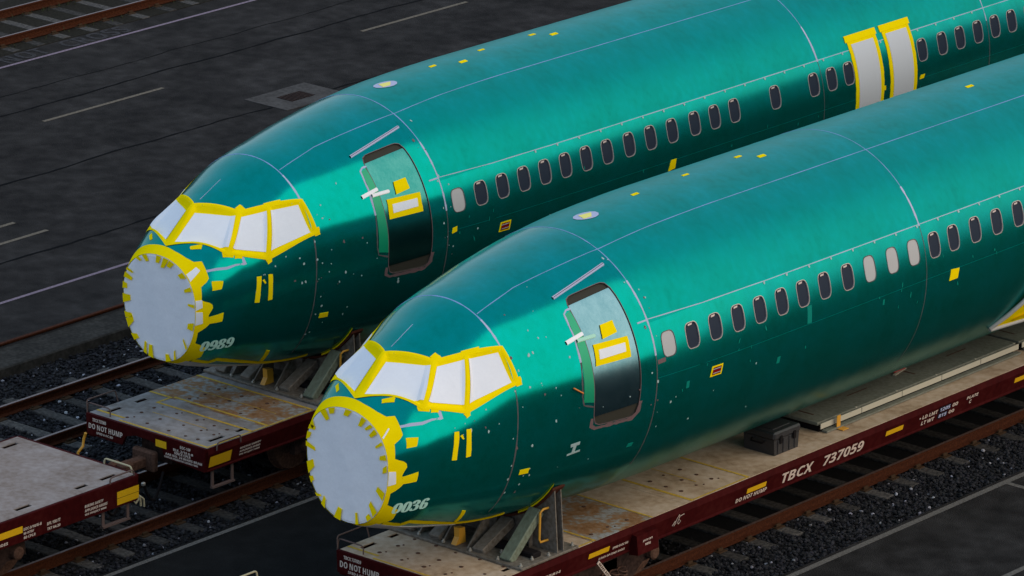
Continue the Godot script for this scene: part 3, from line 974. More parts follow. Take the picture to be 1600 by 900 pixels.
	lines = [[0.02, 0.06, -0.62, 1.2], [0.13, 0.18, -1.19, -0.62], [0.97, 1.02, -0.78, 1.2], [1.26, 1.31, -1.2, -0.76], [1.02, 1.31, -0.78, -0.74], [1.31, 1.36, -0.74, 1.2], [2.28, 2.33, -1.2, 1.2], [0.62, 0.635, -0.5, 0.6], [1.80, 1.815, -0.9, 0.9], [0.06, 2.3, 1.165, 1.195]]
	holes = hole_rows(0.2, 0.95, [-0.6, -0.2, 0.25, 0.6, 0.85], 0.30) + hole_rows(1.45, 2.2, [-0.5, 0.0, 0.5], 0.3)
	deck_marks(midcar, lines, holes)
	end_furniture(midcar)
	end_text(midcar, "TBCX 737005", -1.08, -0.80, 1.08, 1.13)
	end_text(midcar, "DO NOT HUMP", -1.16, -0.46, 0.96, 1.04)
	end_text(midcar, "SPBD 6 OC BD", -1.0, -0.66, 0.895, 0.93)
	end_text(midcar, "EOC-10F", 0.72, 0.93, 1.075, 1.12)
	end_text(midcar, "BLK. 2/13 G-B", 0.58, 0.98, 1.015, 1.05)
	end_text(midcar, "SINCE CPLR", 0.60, 0.93, 0.965, 1.005)
	end_text(midcar, "AAR NO. 24 BEARS BEAM", 0.42, 1.16, 0.915, 0.95)
	end_text(midcar, "COUPLER STRIKER PAD CASTING 5 MAX", 0.40, 1.08, 0.872, 0.90)
	var es := mb()
	quad(es, Vector3(-0.0535, 1.0, 0.22), Vector3(-0.0535, 1.0, 0.44), Vector3(-0.0535, 1.11, 0.44), Vector3(-0.0535, 1.11, 0.22), Vector3(-1, 0, 0))
	obj("reflector", es, M.reflector, midcar)
	reflector(midcar, 0.04, 0.50, 0.87, 1.045, true)
	for q in [["RORING SAFETY", 1.00, 1.03], ["APPLIANCE ARGMS", 0.945, 0.975], ["SEE PROJECT 8898", 0.89, 0.92]]:
		side_text(midcar, q[0].replace("RORING", "BOEING"), 0.68, 1.12, q[1], q[2], true, 0.05)
	var yl := [Vector3(-0.30, 0.98, -0.98), Vector3(-0.30, 0.88, -1.02), Vector3(-0.34, 0.78, -1.0), Vector3(-0.42, 0.70, -1.02), Vector3(-0.44, 0.45, -1.02)]
	var lv := mb()
	tube(lv, yl, 0.022, 7)
	obj("uncoupling_lever", lv, M.safety_yellow, midcar, true)

	# empty pale decked car coupled ahead of it
	var lx := -2.83
	var left := flatcar("flatcar", "empty flatcar with bare pale deck coupled ahead of the rust stained one", lx, 16.0, ZB, -1.0, false, [[0.0, 5.0, M.deck_pale], [5.0, 10.0, M.deck_pale], [10.0, 16.0, M.deck_pale]], [[-2.3, -2.0, -1.0], [-1.25, -0.95, -1.0], [-0.5, -0.2, -1.0], [-2.2, -1.9, 1.0], [-1.01, -0.78, 1.0], [-0.51, -0.20, 1.0]])
	reflector(left, -0.42, 0.02, 0.83, 1.03, false)
	reflector(left, -2.76, -2.30, 0.935, 1.035, false)
	for q in [["BOEING SAFETY", -1.07, -0.70, 0.965, 1.005], ["APPLIANCE ARGMS", -1.07, -0.62, 0.90, 0.94], ["SEE PROJECT 8898", -1.07, -0.64, 0.84, 0.875], ["EOC-3/10/G-B", -2.28, -1.93, 0.955, 0.995], ["M-973F", -2.28, -2.08, 0.895, 0.93], ["60 CPLR", -2.28, -2.05, 0.83, 0.87], ["BPL 108 FT", -1.82, -1.56, 0.91, 0.955], ["TKT 64.20", -1.82, -1.56, 0.835, 0.875], ["HP SHOES", -2.95, -2.59, 0.835, 0.875]]:
		side_text(left, q[0], q[1], q[2], q[3], q[4], false, 0.12)
	grab(left, [Vector3(-0.54, DECK - 0.02, 1.23), Vector3(-0.53, DECK + 0.09, 1.23), Vector3(-0.06, DECK + 0.09, 1.23), Vector3(-0.05, DECK - 0.04, 1.23)], M.grab, 0.013)
	grab(left, [Vector3(0.03, DECK - 0.04, 0.55), Vector3(0.03, DECK + 0.08, 0.56), Vector3(0.03, DECK + 0.08, 1.10), Vector3(0.03, DECK - 0.04, 1.11)], M.pipe_pale, 0.014)
	var sp := mb()
	for q in [[Vector3(-0.66, 0.68, 1.20), Vector3(0.05, 0.26, 0.02)], [Vector3(-0.16, 0.68, 1.20), Vector3(0.05, 0.26, 0.02)], [Vector3(-0.41, 0.55, 1.20), Vector3(0.55, 0.025, 0.07)]]:
		box(sp, q[0], q[1])
	obj("step", sp, M.grab, left)
	for e in [0.10, 0.24]:
		var hv := mb()
		tube(hv, [Vector3(0.05, 1.00 - e, 1.10), Vector3(0.08, 0.93 - e, 1.13), Vector3(0.06 + e * 0.4, 0.86 - e * 0.3, 1.15), Vector3(0.10 + e * 0.5, 0.80 - e * 0.3, 1.15), Vector3(0.11 + e * 0.5, 0.66 - e * 0.2, 1.15)], 0.017, 7)
		obj("hand_lever", hv, M.pipe_pale, left, true)

	# next car ahead on the near track: only a corner bar reaches the picture
	var ax := -4.78
	var ahead := flatcar("flatcar", "flatcar ahead of the near one, its corner bar a pale bent rod", ax, 14.0, 0.0, -1.0, false, [[0.0, 7.0, M.deck_pale], [7.0, 14.0, M.deck_pale]], [])
	grab(ahead, [Vector3(-0.70, DECK - 0.02, -1.23), Vector3(-0.69, DECK + 0.14, -1.23), Vector3(0.03, DECK + 0.14, -1.23), Vector3(0.06, DECK - 0.04, -1.23)], M.pipe_pale, 0.014)

# ---------------------------------------------------------------- fuselage
func skin_band(st: SurfaceTool, xs: Array, a0: float, a1: float, na: int, hole := PackedVector2Array()):
	var P := []
	var Q := []
	for x in xs:
		var rp := []
		var rn := []
		for j in na + 1:
			var a: float = lerp(a0, a1, float(j) / na)
			rp.append(S(x, a))
			rn.append(N(x, a))
		P.append(rp)
		Q.append(rn)
	for i in xs.size() - 1:
		for j in na:
			if hole.size() > 0:
				var c := Vector2((xs[i] + xs[i + 1]) / 2.0, absf(lerp(a0, a1, (j + 0.5) / na)))
				if Geometry2D.is_point_in_polygon(c, hole):
					continue
			trin(st, [P[i][j], P[i + 1][j], P[i + 1][j + 1]], [Q[i][j], Q[i + 1][j], Q[i + 1][j + 1]])
			trin(st, [P[i][j], P[i + 1][j + 1], P[i][j + 1]], [Q[i][j], Q[i + 1][j + 1], Q[i][j + 1]])

func steps(a: float, b: float, d: float) -> Array:
	var n := int(max(1, round((b - a) / d)))
	var out := []
	for i in n + 1:
		out.append(lerp(a, b, float(i) / n))
	return out

# rounded opening: centre, half sizes in (x, a), superellipse power
func opening(c: Vector2, h: Vector2, p: float, th: float) -> Vector2:
	var r := pow(pow(absf(cos(th)) / h.x, p) + pow(absf(sin(th)) / h.y, p), -1.0 / p)
	return c + Vector2(cos(th), sin(th)) * r

func cell_angles(c: Vector2, x0: float, x1: float, a0: float, a1: float, n: int) -> Array:
	var out := []
	for i in n:
		out.append(TAU * i / n)
	for q in [Vector2(x0, a0), Vector2(x1, a0), Vector2(x1, a1), Vector2(x0, a1)]:
		out.append(fposmod((q - c).angle(), TAU))
	out.sort()
	return out

func holed_cell(st: SurfaceTool, c: Vector2, h: Vector2, p: float, x0: float, x1: float, a0: float, a1: float, n: int, rings: int):
	var th := cell_angles(c, x0, x1, a0, a1, n)
	var P := []
	var Q := []
	for t in th:
		var inn := opening(c, h, p, t)
		var d := Vector2(cos(t), sin(t))
		var kx := 1e9
		if absf(d.x) > 1e-6:
			kx = ((x1 if d.x > 0 else x0) - c.x) / d.x
		var ky := 1e9
		if absf(d.y) > 1e-6:
			ky = ((a1 if d.y > 0 else a0) - c.y) / d.y
		var outp := c + d * minf(kx, ky)
		var rp := []
		var rn := []
		for k in rings + 1:
			var q := inn.lerp(outp, float(k) / rings)
			rp.append(S(q.x, q.y))
			rn.append(N(q.x, q.y))
		P.append(rp)
		Q.append(rn)
	for i in th.size():
		var j := (i + 1) % th.size()
		for k in rings:
			trin(st, [P[i][k], P[j][k], P[j][k + 1]], [Q[i][k], Q[j][k], Q[j][k + 1]])
			trin(st, [P[i][k], P[j][k + 1], P[i][k + 1]], [Q[i][k], Q[j][k + 1], Q[i][k + 1]])

func opening_disc(st: SurfaceTool, c: Vector2, h: Vector2, p: float, off: float, n := 36):
	for i in n:
		var pts := []
		var nn := []
		for q in [c, opening(c, h, p, TAU * i / n), opening(c, h, p, TAU * (i + 1) / n)]:
			var no := N(q.x, q.y)
			pts.append(S(q.x, q.y) + no * off)
			nn.append(no)
		trin(st, pts, nn)

func opening_ring(st: SurfaceTool, c: Vector2, h: Vector2, p: float, w: float, off: float, depth: float, n := 36):
	# flat rim of width w standing off, with a wall going in
	for i in n:
		var q := []
		for t in [TAU * i / n, TAU * (i + 1) / n]:
			var a := opening(c, h, p, t)
			var b := opening(c, h + Vector2(w, w / 1.8), p, t)
			var na := N(a.x, a.y)
			q.append([S(a.x, a.y) + na * off, S(b.x, b.y) + na * off, S(a.x, a.y) - na * depth, na, S(b.x, b.y) - na * 0.002, S(c.x, c.y) - S(a.x, a.y)])
		var no: Vector3 = q[0][3]
		quad(st, q[0][0], q[1][0], q[1][1], q[0][1], no)
		quad(st, q[0][0], q[1][0], q[1][2], q[0][2], q[0][5])
		quad(st, q[0][1], q[1][1], q[1][4], q[0][4], -q[0][5])

func patch(st: SurfaceTool, c: Array, off: float, nu := 6, nv := 6, mirror := false, jag := 0.0):
	# quad in (x, a) laid on the skin, with a thin edge down to it
	var P := []
	var Q := []
	for i in nu + 1:
		var rp := []
		var rn := []
		for j in nv + 1:
			var u := float(i) / nu
			var v := float(j) / nv
			var q: Vector2 = c[0].lerp(c[1], u).lerp(c[3].lerp(c[2], u), v)
			if jag > 0.0 and (i == 0 or i == nu):
				q.x += rng.randf_range(-jag, jag)
			if mirror:
				q.y = -q.y
			var no := N(q.x, q.y)
			rp.append(S(q.x, q.y) + no * off)
			rn.append(no)
		P.append(rp)
		Q.append(rn)
	for i in nu:
		for j in nv:
			trin(st, [P[i][j], P[i + 1][j], P[i + 1][j + 1]], [Q[i][j], Q[i + 1][j], Q[i + 1][j + 1]])
			trin(st, [P[i][j], P[i + 1][j + 1], P[i][j + 1]], [Q[i][j], Q[i + 1][j + 1], Q[i][j + 1]])
	if off <= 0.0:
		return
	var edge := []
	for i in nu: edge.append([i, 0])
	for j in nv: edge.append([nu, j])
	for i in nu: edge.append([nu - i, nv])
	for j in nv: edge.append([0, nv - j])
	var cen: Vector3 = P[nu / 2][nv / 2]
	for k in edge.size():
		var e: Array = edge[k]
		var g: Array = edge[(k + 1) % edge.size()]
		var p0: Vector3 = P[e[0]][e[1]]
		var p1: Vector3 = P[g[0]][g[1]]
		var o := (p0 + p1) / 2.0 - cen
		var d0: Vector3 = Q[e[0]][e[1]] * (off + 0.001)
		var d1: Vector3 = Q[g[0]][g[1]] * (off + 0.001)
		var t := (p1 - p0).cross(Q[e[0]][e[1]]).normalized()
		if t.dot(o) < 0: t = -t
		trin(st, [p0, p1, p1 - d1], [t, t, t])
		trin(st, [p0, p1 - d1, p0 - d0], [t, t, t])

func V(x: float, y: float) -> Vector2:
	return Vector2(x, y)

func stripe(st: SurfaceTool, pts: Array, w: float, off: float, step := 0.12, wob := 0.0):
	# ribbon of width w along a polyline in (x, a)
	var dense := []
	for i in pts.size() - 1:
		var l: float = (S(pts[i + 1].x, pts[i + 1].y) - S(pts[i].x, pts[i].y)).length()
		var n := int(max(1, ceil(l / step)))
		for k in n:
			dense.append(pts[i].lerp(pts[i + 1], float(k) / n))
	dense.append(pts[-1])
	var prev := []
	for i in dense.size():
		var q: Vector2 = dense[i]
		var qa: Vector2 = dense[max(i - 1, 0)]
		var qb: Vector2 = dense[min(i + 1, dense.size() - 1)]
		var no := N(q.x, q.y)
		var d := (S(qb.x, qb.y) - S(qa.x, qa.y)).normalized()
		var s := d.cross(no).normalized() * w * 0.5 * (1.0 + rng.randf_range(-wob, wob))
		var p := S(q.x, q.y)
		var cur := [p - s + no * 0.001, p - s * 0.6 + no * off, p + s * 0.6 + no * off, p + s + no * 0.001, no]
		if i > 0:
			for k in 3:
				trin(st, [prev[k], cur[k], cur[k + 1]], [prev[4], no, no])
				trin(st, [prev[k], cur[k + 1], prev[k + 1]], [prev[4], no, prev[4]])
		prev = cur

func dot(st: SurfaceTool, q: Vector2, rx: float, ry: float, off: float, rot: float):
	var no := N(q.x, q.y)
	var t := Vector3.RIGHT
	var b := no.cross(t).normalized()
	t = b.cross(no).normalized()
	var c := S(q.x, q.y) + no * off
	var k0 := 9
	var rr := []
	for k in k0:
		rr.append(rng.randf_range(0.75, 1.2))
	for k in k0:
		var p := [c]
		for m in [k, (k + 1) % k0]:
			var an: float = TAU * m / k0
			var v := Vector2(cos(an) * rx * rr[m], sin(an) * ry * rr[m]).rotated(rot)
			p.append(c + t * v.x + b * v.y)
		trin(st, p, [no, no, no])

func skin_text(text: String, x0: float, x1: float, y0: float, y1: float, lean: float) -> ArrayMesh:
	var f := SystemFont.new()
	f.font_names = PackedStringArray(["Droid Serif"])
	f.font_weight = 700
	f.font_italic = true
	var am := letters_font(text, y1 - y0, x1 - x0, 0.002, f)
	var arr := am.surface_get_arrays(0)
	var src: PackedVector3Array = arr[Mesh.ARRAY_VERTEX]
	var out := ArrayMesh.new()
	var n := 0
	for o in [Vector2(0, 0), Vector2(-0.008, 0.0), Vector2(0.008, 0.0), Vector2(0.0, 0.003)]:
		var vs := src.duplicate()
		for i in vs.size():
			var y: float = (y0 + y1) / 2.0 + vs[i].y + vs[i].x * lean + o.y
			var x: float = (x0 + x1) / 2.0 + vs[i].x + o.x
			var a := ang(x, y)
			vs[i] = S(x, a) + N(x, a) * (0.004 + vs[i].z + n * 0.0007)
		arr[Mesh.ARRAY_VERTEX] = vs
		out.add_surface_from_arrays(Mesh.PRIMITIVE_TRIANGLES, arr)
		n += 1
	return out

# windscreen face: quad in (x, a); edges follow the skin, the middle is flat
func face_point(c: Array, u: float, v: float, off: float, side: float) -> Vector3:
	var q: Vector2 = c[0].lerp(c[1], u).lerp(c[3].lerp(c[2], u), v)
	var p := S(q.x, q.y * side)
	var no := N(q.x, q.y * side)
	var e := []
	for k in 4:
		e.append(S(c[k].x, c[k].y * side))
	var fl: Vector3 = e[0].lerp(e[1], u).lerp(e[3].lerp(e[2], u), v)
	var k2 := smoothstep(0.035, 0.15, minf(minf(u, 1.0 - u), minf(v, 1.0 - v)))
	return p.lerp(fl, k2) + no * off

func face(st: SurfaceTool, c: Array, uv: Array, off: float, side: float, n := 14):
	# uv: four corners inside the face
	var P := []
	for i in n + 1:
		var r := []
		for j in n + 1:
			var u := float(i) / n
			var v := float(j) / n
			var q: Vector2 = uv[0].lerp(uv[1], u).lerp(uv[3].lerp(uv[2], u), v)
			r.append(face_point(c, q.x, q.y, off, side))
		P.append(r)
	var cen: Vector2 = (c[0] + c[2]) / 2.0
	var out := N(cen.x, cen.y * side)
	for i in n:
		for j in n:
			quad(st, P[i][j], P[i + 1][j], P[i + 1][j + 1], P[i][j + 1], out)

func fuselage(label: String, at: Vector3, front: bool) -> Node3D:
	var F := thing("fuselage", label, "fuselage", at, "green fuselages on flatcars")
	var st: SurfaceTool
	# ---- skins
	var scr := PackedVector2Array([V(-4.10, -0.1), V(-4.10, 0.04), V(-3.70, 0.94), V(-3.13, 1.225), V(-2.265, 1.215), V(-2.32, 0.87), V(-2.79, 0.715), V(-3.20, 0.59), V(-3.54, 0.04), V(-3.54, -0.1)])
	st = mb()
	skin_band(st, steps(-4.28, -2.33, 0.03), -PI, PI, 180, scr)
	obj("nose_skin", st, M.skin_nose, F, true)
	st = mb()
	var fx := steps(-2.33, 0.09, 0.1)
	skin_band(st, fx, -PI, 0.45, 60)
	skin_band(st, fx, 1.95, PI, 24)
	skin_band(st, steps(-2.33, -1.30, 0.1), 0.45, 1.95, 26)
	skin_band(st, steps(-0.02, 0.09, 0.06), 0.45, 1.95, 26)
	var dc := V(-0.635, 1.24)
	var dh := V(0.41, 0.56)
	holed_cell(st, dc, dh, 9.0, -1.30, -0.02, 0.45, 1.95, 96, 6)
	obj("forward_skin", st, M.skin_nose, F, true)
	var mx := steps(0.09, 15.0, 0.085) + steps(15.0, XEND, 0.5).slice(1)
	st = mb()
	skin_band(st, mx, -1.12, 1.12, 64)
	obj("upper_skin", st, M.skin, F, true)
	st = mb()
	skin_band(st, mx, 1.5, 2.9, 40)
	skin_band(st, steps(0.09, 2.6, 0.2) + steps(2.6, XEND, 0.9).slice(1), 2.9, TAU - 1.12, 50)
	obj("lower_skin", st, M.skin_belt, F, true)
	# ---- window belt
	var wx := [0.37, 0.85, 1.34, 1.84, 2.33, 2.83, 3.32, 3.83, 4.38, 4.91, 5.46, 5.98, 6.49, 6.97, 7.52, 8.07, 8.62, 9.17, 9.72, 10.27, 10.8]
	var blank := [0, 9, 10, 11]
	if not front:
		wx = [0.36, 0.84, 1.32, 1.81, 2.30, 2.79, 3.29, 3.80, 4.34, 4.87, 5.41, 5.98, 6.49, 7.00, 8.07, 9.10, 9.58, 10.05, 12.09, 12.66, 13.17, 13.69, 14.19, 14.68, 15.2, 15.7, 16.2]
		blank = [0]
	st = mb()
	var cur := 0.09
	for i in wx.size():
		var x0: float = maxf(cur, wx[i] - 0.24)
		var x1: float = wx[i] + 0.24
		if i + 1 < wx.size():
			x1 = minf(x1, (wx[i] + wx[i + 1]) / 2.0)
		if x0 > cur + 0.001:
			skin_band(st, steps(cur, x0, 0.5), 1.12, 1.5, 10)
		holed_cell(st, V(wx[i], 1.321), V(0.126, 0.098), 3.6, x0, x1, 1.12, 1.5, 40, 2)
		cur = x1
	skin_band(st, steps(cur, XEND, 0.8), 1.12, 1.5, 10)
	obj("window_belt", st, M.skin_belt, F, true)
	for i in wx.size():
		var c := V(wx[i], 1.321)
		var h := V(0.126, 0.098)
		var sw := mb()
		opening_disc(sw, c, h, 3.6, -0.003 if i in blank else -0.014)
		var w := obj("window", sw, M.blank_white if i in blank else M.pane_dark, F, true)
		if i in blank:
			w.set_meta("label", "window covered in off white sheet")
		sw = mb()
		opening_ring(sw, c, h, 3.6, 0.009 if not (i in blank) else 0.009, 0.004, 0.018)
		obj("rim", sw, M.rim if not (i in blank) else M.sealant_grey, w)
		if not (i in blank):
			sw = mb()
			patch(sw, [V(wx[i] - 0.06, 1.2445), V(wx[i] + 0.02, 1.2425), V(wx[i] + 0.035, 1.229), V(wx[i] - 0.05, 1.231)], 0.002, 2, 2)
			obj("tab", sw, M.rim, w, true)
	# ---- seams
	var ring := func(x: float, a0: float, a1: float, w: float, m: Material):
		var s := mb()
		stripe(s, [V(x, a0), V(x, (a0 + a1) / 2.0), V(x, a1)], w, 0.003, 0.08, 0.35)
		obj("seam", s, m, F, true)
	ring.call(-2.325, -1.2, 0.5, 0.022, M.sealant_blue)
	ring.call(-2.325, 0.5, 0.86, 0.028, M.sealant)
	ring.call(-2.325, 1.28, 2.5, 0.020, M.sealant_grey)
	ring.call(0.09, -1.2, 0.75, 0.016, M.sealant_blue)
	ring.call(0.09, 0.75, 1.38, 0.028, M.sealant)
	ring.call(0.09, 1.38, 2.3, 0.017, M.sealant_grey)
	var r2 := 6.25 if front else 9.33
	ring.call(r2, -1.2, 0.8, 0.013, M.sealant_blue)
	ring.call(r2, 0.8, 1.14, 0.034, M.sealant)
	ring.call(r2, 1.14, 2.3, 0.013, M.sealant_grey)
	if not front:
		ring.call(13.98, 0.3, 1.25, 0.022, M.sealant)
		ring.call(13.98, 1.25, 2.0, 0.016, M.sealant_grey)
	var line := func(pts: Array, w: float, m: Material):
		var s := mb()
		stripe(s, pts, w, 0.003, 0.2, 0.25)
		obj("seam", s, m, F, true)
	var cr := []
	for x in [0.15, 1.2, 2.6, 6.0, XEND]:
		cr.append(V(x, asin(clamp(0.70 / par(x)[2], 0, 1))))
	line.call([V(-2.30, 0.42), V(-1.52, 0.36)] + cr, 0.012, M.sealant_blue)
	var wl := []
	for x in [0.09, 1.2, 2.6, 6.0, XEND]:
		wl.append(V(x, ang(x, 0.805)))
	line.call(wl, 0.012, M.sealant)
	line.call([V(-0.10, ang(-0.1, 0.79)), V(0.09, ang(0.09, 0.80))], 0.02, M.sealant)
	line.call([V(-3.41, 0.0), V(-2.95, -0.02)], 0.010, M.sealant)
	line.call([V(-4.05, 0.94), V(-3.77, 1.095), V(-3.505, 1.16)], 0.035, M.sealant)
	line.call([V(-3.50, 1.175), V(-3.50, 1.06)], 0.055, M.sealant)
	var ll := []
	for x in [0.1, 1.2, 2.6, 6.0, XEND]:
		ll.append(V(x, ang(x, 0.0)))
	var low := mb()
	stripe(low, ll, 0.008, 0.002, 0.5)
	obj("seam", low, M.skin, F, true)
	# ---- touch-up paint
	var ts := mb()
	var td := mb()
	var tp := mb()
	var x := 2.55 if front else 2.2
	while x < 14.0:
		dot(ts, V(x, ang(x, 0.785)), 0.022, 0.022, 0.004, 0.0)
		x += 0.52
	for i in 70:
		var k := rng.randi() % 5
		var q := V(0, 0)
		match k:
			0: q = V(-2.28 + rng.randf_range(-0.08, 0.25), rng.randf_range(0.9, 2.3))
			1: q = V(0.09 + rng.randf_range(-0.12, 0.16), rng.randf_range(0.5, 2.1))
			2: q = V(rng.randf_range(-2.6, 3.0), rng.randf_range(1.5, 2.1))
			3: q = V(rng.randf_range(-2.2, -1.2), rng.randf_range(0.4, 2.1))
			4: q = V(rng.randf_range(-3.4, -2.4), rng.randf_range(1.3, 1.7))
		var rx := rng.randf_range(0.005, 0.020)
		dot(ts if rng.randf() < 0.8 else td, q, rx, rx * rng.randf_range(0.7, 1.7), 0.003, rng.randf_range(-0.4, 0.4))
	for i in 22:
		var q2 := V(rng.randf_range(0.3, 12.0), rng.randf_range(1.38, 1.75))
		dot(tp, q2, rng.randf_range(0.005, 0.014), rng.randf_range(0.02, 0.05), 0.003, rng.randf_range(-0.5, 0.5))
	obj("touch_up_paint", ts, M.touch, F, true).set_meta("kind", "stuff")
	obj("primer_strokes", tp, M.primer, F, true).set_meta("kind", "stuff")
	obj("bare_spots", td, M.touch_dark, F, true).set_meta("kind", "stuff")
	# ---- windscreen
	var faces := [
		[V(-4.132, 0.0), V(-3.70, 0.965), V(-3.19, 0.565), V(-3.53, 0.0)],
		[V(-3.70, 0.965), V(-3.128, 1.255), V(-2.79, 0.69), V(-3.19, 0.565)],
		[V(-3.128, 1.255), V(-2.235, 1.245), V(-2.295, 0.845), V(-2.79, 0.69)]]
	var uvs := [
		[V(0.105, 0.09), V(0.962, 0.145), V(0.935, 0.855), V(0.14, 0.79)],
		[V(0.058, 0.155), V(0.915, 0.14), V(0.935, 0.868), V(0.11, 0.84)],
		[V(0.03, 0.155), V(0.862, 0.125), V(0.82, 0.86), V(0.058, 0.862)]]
	for sd in [1.0, -1.0]:
		for i in 3:
			st = mb()
			face(st, faces[i], [V(0, 0), V(1, 0), V(1, 1), V(0, 1)], 0.010, sd, 26)
			var fr := obj("windscreen_tape", st, M.tape, F)
			st = mb()
			face(st, faces[i], uvs[i], 0.016, sd, 18)
			obj("pane_cover", st, M.cover, fr)
	for q in [[V(-3.74, 0.86), V(-3.60, 0.99), V(-3.64, 1.03), V(-3.76, 0.93)], [V(-3.60, 0.99), V(-3.50, 1.06), V(-3.52, 1.09), V(-3.62, 1.05)], [V(-3.17, 1.24), V(-3.06, 1.25), V(-3.08, 1.29), V(-3.14, 1.30)], [V(-3.22, 0.50), V(-3.12, 0.50), V(-3.10, 0.60), V(-3.2, 0.6)], [V(-2.84, 0.66), V(-2.60, 0.73), V(-2.61, 0.79), V(-2.84, 0.72)], [V(-2.30, 1.18), V(-2.205, 1.18), V(-2.205, 1.26), V(-2.30, 1.26)], [V(-4.0, 0.40), V(-3.88, 0.55), V(-3.93, 0.59), V(-4.03, 0.44)], [V(-4.03, -0.42), V(-3.92, -0.54), V(-3.95, -0.58), V(-4.05, -0.46)]]:
		st = mb()
		patch(st, q, 0.008, 4, 3, false, 0.006)
		obj("tape", st, M.tape, F, true)
	# ---- nose: sheet over the bulkhead, tape band, tabs
	st = mb()
	var nb := 64
	var rimp := []
	for i in nb:
		var p := S(-4.28, TAU * i / nb)
		rimp.append(p)
	var pc := Vector3(-4.30, -0.50, 0)
	for i in nb:
		var j := (i + 1) % nb
		var prev: Array = [rimp[i] * 1.0, rimp[j] * 1.0]
		for rg in [0.96, 0.7, 0.4, 0.0]:
			var bulge: float = 0.012 * (1.0 - rg * rg) + 0.008
			var nxt := [pc.lerp(rimp[i], rg), pc.lerp(rimp[j], rg)]
			for m2 in 2:
				var wr: float = sin(nxt[m2].z * 9.0 + nxt[m2].y * 3.0) * 0.004 * (1.0 if rg < 0.9 else 0.0)
				nxt[m2].x = -4.28 - bulge + wr
			quad(st, prev[0], prev[1], nxt[1], nxt[0], Vector3(-1, 0, 0))
			prev = nxt
	obj("bulkhead_cover", st, M.cover, F)
	var edge := [[-PI, -4.10], [-2.4, -4.12], [-1.6, -4.17], [-0.78, -4.10], [-0.288, -4.131], [-0.03, -4.137], [0.229, -4.153], [0.494, -4.14], [0.667, -4.105], [0.753, -4.021], [1.10, -4.043], [1.14, -4.098], [1.15, -4.165], [1.447, -4.197], [1.482, -4.112], [1.577, -4.04], [1.666, -4.111], [1.809, -4.088], [1.882, -4.166], [1.915, -4.225], [2.154, -4.215], [2.196, -4.057], [2.464, -4.02], [2.603, -4.10], [PI, -4.12]]
	st = mb()
	var na := 150
	for i in na:
		var q := []
		for t in [i, i + 1]:
			var a: float = lerp(-PI, PI, float(t) / na)
			var k := 0
			while k < edge.size() - 2 and a > edge[k + 1][0]:
				k += 1
			var xe: float = lerp(edge[k][1], edge[k + 1][1], clamp((a - edge[k][0]) / (edge[k + 1][0] - edge[k][0]), 0.0, 1.0))
			var n0 := N(-4.27, a)
			q.append([S(-4.28, a) + n0 * 0.005 + Vector3(-0.004, 0, 0), S((xe - 4.28) / 2.0, a) + N((xe - 4.28) / 2.0, a) * 0.008, S(xe, a) + N(xe, a) * 0.007, n0])
		for k2 in 2:
			trin(st, [q[0][k2], q[1][k2], q[1][k2 + 1]], [q[0][3], q[1][3], q[1][3]])
			trin(st, [q[0][k2], q[1][k2 + 1], q[0][k2 + 1]], [q[0][3], q[1][3], q[0][3]])
	obj("tape_band", st, M.tape, F, true)
	var ta := -2.95
	while ta < 3.05:
		st = mb()
		var wdt := rng.randf_range(0.03, 0.09)
		var deep := rng.randf_range(0.79, 0.93)
		var sk := rng.randf_range(-0.09, 0.09)
		var k3 := []
		for e in [[ta - wdt, 1.0], [ta + wdt, 1.0], [ta + wdt * 0.75 + sk, deep], [ta - wdt * 0.75 + sk, deep + rng.randf_range(-0.02, 0.02)]]:
			var p := S(-4.28, e[0])
			p = pc.lerp(p, e[1])
			p.x = -4.306
			k3.append(p)
		quad(st, k3[0], k3[1], k3[2], k3[3], Vector3(-1, 0, 0))
		quad(st, k3[3], k3[2], k3[2] + Vector3(0.012, 0, 0), k3[3] + Vector3(0.012, 0, 0), pc - k3[2])
		obj("tape_tab", st, M.tape, F)
		ta += rng.randf_range(0.13, 0.46)
	st = mb()
	patch(st, [V(-4.275, 1.60), V(-4.19, 1.616), V(-4.18, 1.778), V(-4.275, 1.80)], 0.013, 4, 4)
	obj("sheet_flap", st, M.cover, F, true)
	if front:
		st = mb()
		patch(st, [V(-4.27, 0.96), V(-4.16, 0.86), V(-4.15, 0.885), V(-4.265, 0.995)], 0.013, 3, 2)
		obj("sheet_flap", st, M.cover, F, true)
	else:
		st = mb()
		patch(st, [V(-4.27, 0.80), V(-4.12, 0.78), V(-4.10, 0.88), V(-4.27, 0.98)], 0.013, 3, 3)
		obj("sheet_flap", st, M.cover, F, true)
		st = mb()
		patch(st, [V(-4.275, 1.40), V(-4.19, 1.42), V(-4.19, 1.56), V(-4.275, 1.58)], 0.013, 4, 4)
		obj("sheet_flap", st, M.cover, F, true)
